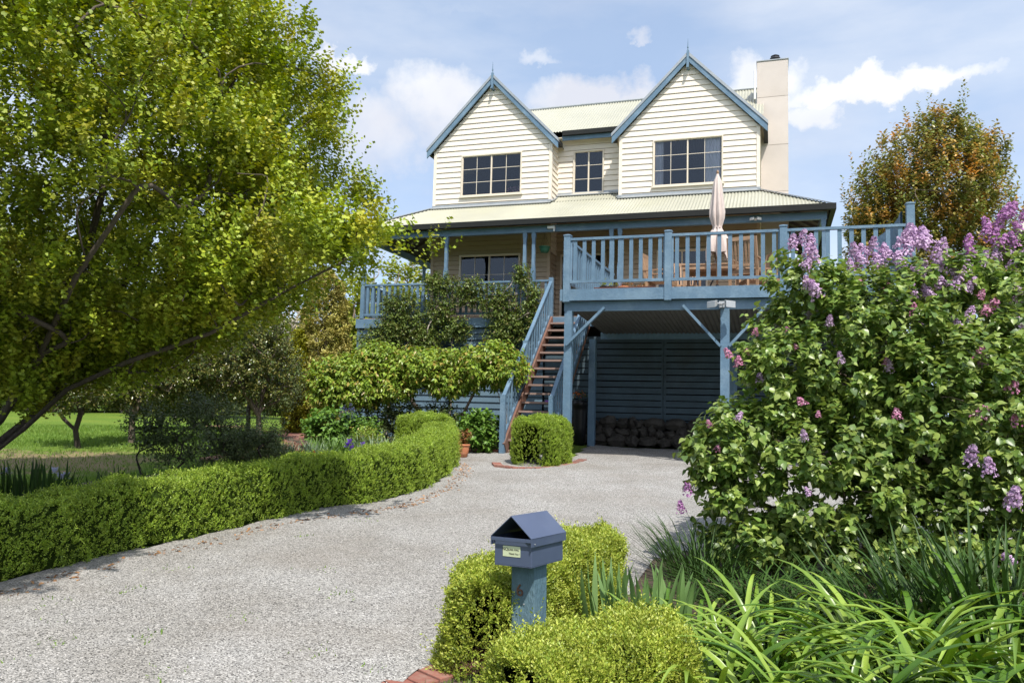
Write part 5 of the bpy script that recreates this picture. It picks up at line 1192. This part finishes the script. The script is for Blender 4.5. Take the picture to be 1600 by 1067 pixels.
def pc(name, label, x, y, d, rx, ry, n, Ls, W, a0, a1, mat, cat='plant', group=None, K=5, fold=.3):
    p = at(x, y, d); return clump(name, label, cat, (p[0], p[1]), rx, ry, n, Ls, W, a0, a1, mat, group=group, K=K, fold=fold)
pc('iris_clump', 'dark iris clump with white blooms behind the near end of the hedge', 55, 790, 8.6, .55, .18, 120, (.3, .6), .03, (-.2, .35), (.0, .6), L_DARKB, cat='iris')
pc('iris_clump', 'dark spiky iris clump behind the hedge left of the twiggy shrub', 185, 768, 9.4, .4, .15, 60, (.2, .42), .028, (-.3, .5), (.0, .8), L_DARKB, cat='iris')
pc('grass_clump', 'grey green grassy clump beside the knob of the hedge', 590, 712, 13.6, .42, .3, 330, (.3, .6), .013, (0, .7), (.5, 1.4), L_SILV)
pc('grass_clump', 'dark green grassy clump behind the violet irises', 525, 722, 13.4, .5, .3, 380, (.3, .55), .015, (0, .6), (.4, 1.3), L_SHR)
pc('grass_clump', 'grassy clump behind the red tulips', 470, 728, 13.0, .45, .3, 300, (.25, .5), .014, (0, .6), (.4, 1.3), L_SILV)
pc('grass_clump', 'straw coloured grassy clump right of the twiggy shrubs', 425, 738, 12.4, .4, .25, 220, (.3, .6), .012, (0, .6), (.3, 1.2), L_SHD)
# flowers
PETAL = T([(0, 0, 0), (.32, .35, .1), (.3, .75, .25), (0, 1, .3), (-.3, .75, .25), (-.32, .35, .1), (0, .5, .02)], [(0, 1, 6), (1, 2, 6), (2, 3, 6), (3, 4, 6), (4, 5, 6), (5, 0, 6)])
def flower(name, label, x, y, d, sz, mat, kind, group=None, cat='flower'):
    p = at(x, y, d); g = gz(p[0], p[1]); root = empty(name, (p[0], p[1], g), label, cat, group)
    mb = MB(); mb.tube([(p[0], p[1], g), (p[0]+.01, p[1], (g+p[2])/2), tuple(p)], .005, 5); mb.build('stem', L_SHR, root)
    if kind == 'tulip': a = np.arange(6)*1.047; D = np.column_stack([np.cos(a)*.35, np.sin(a)*.35, np.ones(6)]); Nn = np.column_stack([-np.cos(a), -np.sin(a), 0*a]); P = np.tile(p, (6, 1))+D*[.01, .01, 0]*1.0; S = np.full(6, sz)
    elif kind == 'iris': a = np.arange(6)*1.047+.3; upz = np.where(np.arange(6) % 2, 1.0, -.35); D = np.column_stack([np.cos(a), np.sin(a), upz]); Nn = np.tile(UP, (6, 1))+rdir(6)*.3; P = np.tile(p, (6, 1)); S = np.full(6, sz)
    else: k_ = 60; t = rng.uniform(0, 1, k_); a = rng.uniform(0, 6.28, k_); P = p+np.column_stack([.022*np.cos(a)*(1-t*.7), .022*np.sin(a)*(1-t*.7), (t-.6)*.28]); D = np.column_stack([np.cos(a), np.sin(a), -.3+0*a]); Nn = np.tile(UP, (k_, 1)); S = np.full(k_, sz)
    V, F = leaf_arrays(P, D, Nn, S, PETAL); np_mesh('petals', V, F, mat, root)
TG = 'red tulips behind the hedge'
for i, (x, y) in enumerate(((466, 714), (473, 712), (484, 716), (490, 713), (503, 715))): flower('tulip', 'red tulip in the row just behind the curved hedge', x, y, 12.0, .085, F_RED, 'tulip', TG, 'tulip')
IG = 'violet irises behind the hedge'
for x, y in ((543, 697), (549, 702), (546, 692), (561, 702), (566, 697), (569, 703)): flower('iris_flower', 'violet iris bloom standing above the curved hedge', x, y, 13.0, .085, F_PUR, 'iris', IG, 'iris')
SG = 'pale blue flower spikes under the spreading shrub'
for x, y in ((533, 645), (539, 641), (543, 648), (548, 639), (552, 645), (520, 655)): flower('flower_spike', 'pale blue flower spike under the left of the spreading shrub', x, y, 15.2, .03, F_BLU, 'spike', SG)
WG_ = 'white irises in the dark clump'
for x, y in ((10, 738), (85, 738), (95, 748), (104, 746)): flower('iris_flower', 'white iris bloom over the dark clump at the left edge', x, y, 8.8, .07, F_WHT, 'iris', WG_, 'iris')

# background trees
BG = 'spring trees beyond the garden'
def bgtree(label, x, d, yt, rx, mat, n=1500, ls=.2, base=655, wy=1.0, ntg=60, bark=BARK):
    b = at(x, base, d); g = gz(b[0], b[1])-.1; zt = at(x, yt, d)[2]; h = zt-g; c = g+h*.58
    return bush('garden_tree', label, 'tree', (b[0], b[1], g), [((b[0], b[1], c), (rx, rx*.9, h*.42)), ((b[0]+rx*.45, b[1], c-h*.12), (rx*.6, rx*.6, h*.28)), ((b[0]-rx*.5, b[1]+.3, c-h*.16), (rx*.6, rx*.6, h*.26))], n, 6, .5, ls, LEAF_LOBE, mat, bark, group=BG,
                nstem=ntg, droop=.1, seeds=[[(b[0], b[1], g), (b[0]+.1, b[1], g+h*.2), (b[0]-.05, b[1], g+h*.42)]], rtip=.02, crownname='crown', stemname='trunk', up=.4)
bgtree('bright green tree showing behind the left end of the veranda', 585, 30, 405, 1.9, L_BACK, 1700, .15)
bgtree('yellow green tree seen under the veranda roof beside the dark post', 648, 31, 392, 1.7, L_BACK, 1500, .15)
bgtree('light green tree between the conifer and the veranda corner', 545, 27, 425, 1.1, L_BACK, 1100, .13)
bgtree('bare twiggy tree between the conifer and the maple', 462, 34, 440, 1.6, L_SHD, 60, .1, ntg=420, bark=BARKL)
bgtree('bare branched tree rising behind the left of the veranda', 612, 36, 375, 2.2, L_BACKD, 220, .13, ntg=420, bark=BARKL)
bgtree('olive green tree behind the dark camellias', 330, 36, 420, 3.4, L_BACKD, 1900, .24)
bgtree('broad olive tree far back on the left of the lawn', 190, 40, 380, 4.2, L_BACKD, 2200, .26)
bgtree('tall green tree at the far left behind the maple', 40, 38, 330, 4.2, L_BACK, 2200, .26)
bgtree('low green tree behind the lawn at the far left edge', -90, 40, 400, 4.5, L_BACKD, 1800, .26)
for i, (x, d, yt, rx) in enumerate(((120, 60, 500, 6), (300, 62, 505, 6), (430, 60, 490, 6), (530, 58, 500, 5), (660, 60, 520, 5))):
    bgtree(['distant tree behind the left trunks of the maple', 'distant tree above the middle of the lawn', 'distant tree left of the golden conifer', 'distant tree right of the golden conifer', 'distant tree hidden low behind the veranda'][i], x, d, yt, rx, L_BACKD, 1500, .4, ntg=20)
for i, (x, d, w_) in enumerate(((-30, 44, 4.5), (60, 46, 4), (150, 43, 4.2), (235, 47, 4), (320, 44, 4.2), (405, 46, 4), (490, 45, 4))):
    c = at(x, 640, d); bush('boundary_shrub', ['first', 'second', 'third', 'fourth', 'fifth', 'sixth', 'last'][i]+' boundary shrub from the left along the far edge of the lawn', 'shrub', (c[0], c[1], -.8), [((c[0], c[1], .2), (w_, 2, 1.5)), ((c[0]+1.5, c[1], 1.0), (w_*.5, 1.6, 1.3))], 1100, 6, .4, .22, LEAF_OVAL, (L_BACKD, L_SHR)[i % 2], BARKD, group='shrubs along the far edge of the lawn', nstem=10)
# bronze-leaved pear on the right
def bronze():
    b = at(1450, 640, 25); b = (b[0], b[1], -.85)
    L = [E(1450, 285, 25, 2.0, 1.8, 2.2), E(1385, 330, 25, 1.35, 1.3, 1.7), E(1530, 330, 25, 1.25, 1.3, 1.8), E(1475, 215, 25, 1.0, 1.0, 1.1), E(1400, 400, 25, 1.7, 1.4, 1.5), E(1500, 420, 25, 1.9, 1.5, 1.5), E(1540, 245, 25, .75, .8, .95), E(1352, 365, 25, .6, .6, .9)]
    n = 45; P, D = ell_points(L[:4]+L[6:7], n, .06); P = P[D[:, 2] > -.1]; n = len(P)
    ex = shoots(P, UP*1.4+rdir(n)*.35, rng.uniform(.5, 1.0, n), 14, .11, LEAF_OVAL, .7, .05)
    r = bush('pear_tree', 'bronze leaved ornamental pear with upright branches behind the deck on the right', 'tree', b, L, 6200, 8, .38, .135, LEAF_OVAL, L_BRZ, BARK, nstem=300, droop=.12, shell=.42, up=1.3, rtip=.0065,
             seeds=[[b, tuple(at(1450, 560, 25)), tuple(at(1430, 450, 25)), tuple(at(1400, 340, 25))], [b, tuple(at(1450, 560, 25)), tuple(at(1460, 430, 25)), tuple(at(1465, 250, 25))], [b, tuple(at(1450, 560, 25)), tuple(at(1490, 430, 25)), tuple(at(1515, 280, 25))]], crownname='crown', stemname='trunk', clumpy=.18, extra=ex)

bronze()
bgtree('green tree behind the bronze pear at the right edge', 1640, 34, 470, 2.6, L_BACKD, 1200, .2)
# neighbouring house at the right edge
def neighbour():
    p = at(1640, 345, 30); x, y = p[0], p[1]
    r = empty('neighbouring_house', (x+3, y+4, -.8), 'neighbouring house with a pale green sloping roof at the right edge', 'house')
    zt = at(1600, 325, 30)[2]; xl = at(1584, 390, 30)[0]
    MB().box(xl+.6, x+9, y+.5, y+8, -1, zt-2.4).build('wall', CREAM, r)
    m = MB(); m.add([(xl-.1, y, zt-2.6), (x+9.5, y, zt-2.6), (x+9.5, y+4.2, zt+.6), (xl+1.5, y+4.2, zt+.6), (xl-.1, y+8.5, zt-2.6), (x+9.5, y+8.5, zt-2.6)], [[0, 1, 2, 3], [3, 2, 5, 4], [0, 3, 4]]); m.build('roof', ROOFC, r)
neighbour()

# ---------------------------------------------------------------- things on and around the house
def floodlight(label, p, mat, s=1.0, spread=.12):
    r = empty('floodlight', p, label, 'lamp'); x, y, z = p
    b = MB(); b.box(x-.035*s, x+.035*s, y-.02*s, y+.06*s, z-.04*s, z+.04*s); b.tube([(x, y-.015, z), (x-spread*.4, y-.05*s, z+.01), (x-spread, y-.09*s, z)], .010*s, 6); b.tube([(x, y-.015, z), (x+spread*.4, y-.05*s, z+.01), (x+spread, y-.09*s, z)], .010*s, 6); b.build('bracket', mat, r)
    for sg in (-1, 1):
        c = Vector((x+sg*spread, y-.13*s, z)); h = MB()
        w_, hh, dd = .055*s, .034*s, .06*s; ang = sg*.75
        vs = []
        for (u, v_, q) in ((-1, -1, 0), (1, -1, 0), (1, 1, 0), (-1, 1, 0), (-1.35, -1.3, -1), (1.35, -1.3, -1), (1.35, 1.15, -1), (-1.35, 1.15, -1)):
            lx = u*w_; ly = q*dd; lz = v_*hh+q*.02*s
            vs.append(c+Vector((lx*math.cos(ang)-ly*math.sin(ang), lx*math.sin(ang)+ly*math.cos(ang), lz)))
        h.add(vs, [[0, 3, 2, 1], [4, 5, 6, 7], [0, 1, 5, 4], [1, 2, 6, 5], [2, 3, 7, 6], [3, 0, 4, 7]]); h.build('lamp_head', mat, r, bevel=.006)
    return r
floodlight('twin silver floodlight on the beam above the right carport post', (-.84, YD-.0, 1.86), GREYP, 1.35, .11)
floodlight('small white twin spotlight under the veranda gutter right of the umbrella', (-.36, YV-.05, 4.24), WHITEP, .75, .055)
r = empty('security_light', (-4.99, YV-.05, 4.27), 'small white box light under the veranda gutter above the stairs', 'lamp')
MB().box(-5.08, -4.90, YV-.13, YV-.05, 4.24, 4.30).build('lamp_body', WHITEP, r, bevel=.006); MB().box(-4.935, -4.905, YV-.12, YV-.06, 4.17, 4.24).build('sensor', WHITEP, r, bevel=.005)
# hanging basket
r = empty('hanging_basket', (-5.24, 18.2, 3.8), 'dark green hanging pot under the veranda roof', 'hanging pot')
m = MB(); m.lathe((-5.24, 18.2, 3.80), [(.02, -.07), (.085, -.065), (.115, .0), (.125, .055), (.145, .06), (.145, .08), (.125, .08), (.12, .03)], 20); m.build('pot', GREENP, r, True)
m = MB()
for a in (0, 2.1, 4.2): m.tube([(-5.24+.13*math.cos(a), 18.2+.13*math.sin(a), 3.88), (-5.24, 18.2, 4.2)], .003, 4)
m.tube([(-5.24, 18.2, 4.2), (-5.24, 18.2, 4.62)], .004, 4); m.build('chain', BLACKM, r)
# umbrella
def umbrella():
    x, y = -1.03, 15.75; r = empty('patio_umbrella', (x, y, FL), 'closed faded pink patio umbrella standing on the deck', 'umbrella')
    m = MB(); m.tube([(x, y, FL), (x, y, 4.70)], .02, 10); m.build('pole', TEAK, r, True)
    prof = [(.012, 4.69), (.035, 4.62), (.07, 4.53), (.085, 4.40), (.095, 4.25), (.11, 4.08), (.125, 3.92), (.12, 3.80), (.09, 3.68), (.072, 3.62), (.07, 3.58), (.10, 3.52), (.15, 3.42), (.175, 3.30), (.18, 3.18), (.17, 3.10)]
    n = 64; b = MB(); vs = []
    for i, (rd, z) in enumerate(prof):
        t = i/(len(prof)-1)
        for kx in range(n):
            a = 2*math.pi*kx/n; f = 1+(.26*math.sin(8*a+.6*math.sin(z*3))+.10*math.sin(19*a+z*5))*min(1, t*2.2)
            zz = z-(.17*max(0, math.sin(8*a*.5+.6))*1.0 if i == len(prof)-1 else 0)-(.06*max(0, math.sin(4*a+.6)) if i == len(prof)-2 else 0)
            vs.append((x+rd*f*math.cos(a), y+rd*f*math.sin(a), zz))
    fs = [[i*n+kx, i*n+(kx+1) % n, (i+1)*n+(kx+1) % n, (i+1)*n+kx] for i in range(len(prof)-1) for kx in range(n)]
    b.add(vs, fs); b.build('canopy', FABRIC, r, True)
    m = MB(); m.lathe((x, y, 3.60), [(.072, -.012), (.078, -.01), (.078, .012), (.072, .014)], 24); m.build('strap', FABRIC, r, True)
    m = MB(); m.lathe((x, y, 4.68), [(.02, 0), (.026, .02), (.02, .05), (.004, .07)], 12); m.build('finial', TEAK, r, True)
    m = MB(); m.lathe((x, y, FL+.02), [(.22, 0), (.22, .04), (.06, .06), (.03, .1), (.03, .3), (.022, .3)], 24); m.build('stand', BLACKM, r, True)
umbrella()
def chair(label, loc, rz, group='slatted outdoor chairs around the deck table', proto=[None]):
    if proto[0] is None:
        r = empty('outdoor_chair', (0, 0, 0), label, 'chair', group)
        for sx in (-.25, .25):
            m = MB(); m.box(sx-.022, sx+.022, -.24, -.195, 0, .64); m.build('leg', TEAK, r)
            m = MB(); m.bar((sx, .22, 0), (sx, .24, .45), .044, .05, (0, 1, 0)); m.bar((sx, .24, .43), (sx, .36, 1.02), .044, .05, (0, 1, 0)); m.build('leg', TEAK, r)
            MB().box(sx-.035, sx+.035, -.27, .30, .641, .665).build('armrest', TEAK, r)
        m = MB()
        for i in range(7): m.box(-.25, .25, -.23+i*.066, -.23+i*.066+.052, .43, .45)
        m.box(-.228, .228, -.24, -.215, .36, .429); m.box(-.228, .228, .2, .225, .36, .429); m.build('seat', TEAK, r)
        m = MB(); m.bar((-.228, .355, .99), (.228, .355, .99), .03, .07, (0, 0, 1)); m.bar((-.228, .262, .52), (.228, .262, .52), .03, .05, (0, 0, 1))
        for i in range(7): x = -.19+i*.063; m.bar((x, .267, .54), (x, .35, .965), .035, .014, (0, 1, 0))
        m.build('backrest', TEAK, r)
        proto[0] = (r, list(r.children))
        o = r
    else:
        pr, ch = proto[0]; o = pr.copy(); COL.objects.link(o); o['label'] = label
        for c in ch:
            q = c.copy(); COL.objects.link(q); q.parent = o
    o.location = loc; o.rotation_euler = (0, 0, rz)
    return o
chair('slatted timber chair at the left end of the deck table, seen from the side', (-2.15, 16.1, FL+.02), R_(80))
chair('slatted timber chair behind the left of the deck table', (-1.75, 16.95, FL+.02), R_(15))
chair('slatted timber chair with its tall back turned to the rail in front of the umbrella', (-.45, 15.15, FL+.02), R_(165))
chair('slatted timber armchair right of the umbrella', (-.35, 16.3, FL+.02), R_(-70))
chair('slatted timber chair near the right corner post of the deck', (.35, 15.6, FL+.02), R_(-100))
r = empty('outdoor_table', (-1.15, 16.15, FL+.02), 'slatted timber table under the closed umbrella', 'table')
m = MB()
for i in range(9): m.box(-1.72, -1.08 if 3 < i < 5 else -.6, 15.72+i*.1, 15.81+i*.1, 2.87, 2.895)
m.box(-1.0, -.6, 16.12, 16.21, 2.87, 2.895) ; m.box(-1.70, -.62, 15.74, 15.77, 2.79, 2.869); m.box(-1.70, -.62, 16.58, 16.61, 2.79, 2.869); m.build('table_top', TEAK, r)
for x in (-1.66, -.66):
    for y in (15.79, 16.55): MB().box(x-.03, x+.03, y-.03, y+.03, FL+.02, 2.79).build('leg', TEAK, r)
r = empty('metal_hoop', (-.75, 16.9, FL+.02), 'black curved metal hoop standing behind the deck table', 'hoop')
m = MB(); m.tube([(-.75+.52*math.cos(a), 16.9, FL+.32+.52*math.sin(a)) for a in [R_(q) for q in range(-30, 211, 8)]], .018, 8); m.build('ring', BLACKM, r, True)
m = MB(); m.tube([(-1.1, 16.9, FL+.02), (-.4, 16.9, FL+.02)], .02, 8); m.build('foot', BLACKM, r, True)
def pot(name, label, c, rr, h, mat, leafm, nl=60, ls=.06, group=None, lh=.16):
    r = empty(name, c, label, 'plant pot', group); m = MB()
    m.lathe(c, [(rr*.62, 0), (rr*.85, h*.35), (rr*.98, h*.75), (rr, h*.86), (rr*1.1, h*.87), (rr*1.1, h), (rr*.95, h), (rr*.9, h*.85)], 24); m.build('pot', mat, r, True)
    P, D = ell_points([((c[0], c[1], c[2]+h+lh*.5), (rr*1.2, rr*1.2, lh))], nl, .5); A = D*.6+UP*.7
    V, F = shoots(P, A, .07, 5, ls, LEAF_OVAL, .8, .1); np_mesh('plant', V, F, leafm, r)
    return r
for (x, y, d, rr, h, mt, lm, lab) in ((723, 706, 14.7, .125, .24, TERRA, L_RED, 'round pale terracotta pot standing right of the other pots by the hedge'), (708, 712, 14.2, .12, .22, TERRAD, L_RED, 'dark red pot of reddish plants between two terracotta pots by the hedge'), (706, 722, 13.6, .11, .15, TERRA, L_RED, 'low terracotta pot nearest the drive against the hedge end')):
    p = at(x, y, d); pot('plant_pot', lab, (p[0], p[1], gz(p[0], p[1])), rr, h, mt, lm, 45, .05, 'pots beside the end of the hedge')
pot('plant_pot', 'tall dark pot with orange flowers behind the carport corner post', (-4.12, 17.5, -.8), .17, 1.0, BLACKM, L_SHD, 30, .05, lh=.1)
n = 40; P = np.array([-4.12, 17.5, .32])+rng.normal(size=(n, 3))*[.12, .1, .04]
o = leaves('orange_flowers', P, rdir(n), rdir(n), .05*np.ones(n), LEAF_OVAL, F_ORG, bpy.data.objects['plant_pot.003'])
pot('plant_pot', 'black pot with yellow green leaves behind the deck rail by the corner post', (-3.05, 15.0, FL+.02), .13, .2, BLACKM, L_BACK, 16, .05, 'pots on the deck behind the rail', .05)
pot('plant_pot', 'terracotta pot with dark leaves behind the third baluster of the deck rail', (-2.72, 15.1, FL+.02), .12, .2, TERRA, L_RED, 20, .05, 'pots on the deck behind the rail', .06)
pot('plant_pot', 'small dark pot to the right of the terracotta pot on the deck', (-2.42, 15.2, FL+.02), .11, .14, TERRAD, L_RED, 20, .05, 'pots on the deck behind the rail', .05)
r = empty('long_planter', (-2.5, 14.8, FL+.02), 'long low pinkish terracotta planter lying along the deck rail', 'planter')
m = MB(); m.prism([(14.52, FL+.021), (14.66, FL+.021), (14.68, FL+.13), (14.50, FL+.13)], 'x', -3.2, -2.05); m.build('trough', paint('pink terracotta', (.42, .20, .16), .7, .1, 6), r, bevel=.006)
r = empty('purple_tray', (-4.38, 16.2, .45), 'small purple tray lying on a stair tread', 'tray')
nstp = round((16.2-.05-SY0)/(SY1-SY0)*nst); zt = SZ0+(SZ1-SZ0)*5/nst; yt = SY0+(SY1-SY0)*5/nst
m = MB(); m.prism([(-4.42, yt-.02), (-4.17, yt-.02), (-4.17, yt+.13), (-4.42, yt+.13)], 'z', zt+.021, zt+.05); o = m.build('tray', paint('purple plastic', (.25, .07, .42), .4), r, bevel=.008); r.location = (-4.3, yt, zt+.02); o.data.transform(Matrix.Translation(Vector((-4.38, 16.2, .45))-Vector(r.location)))
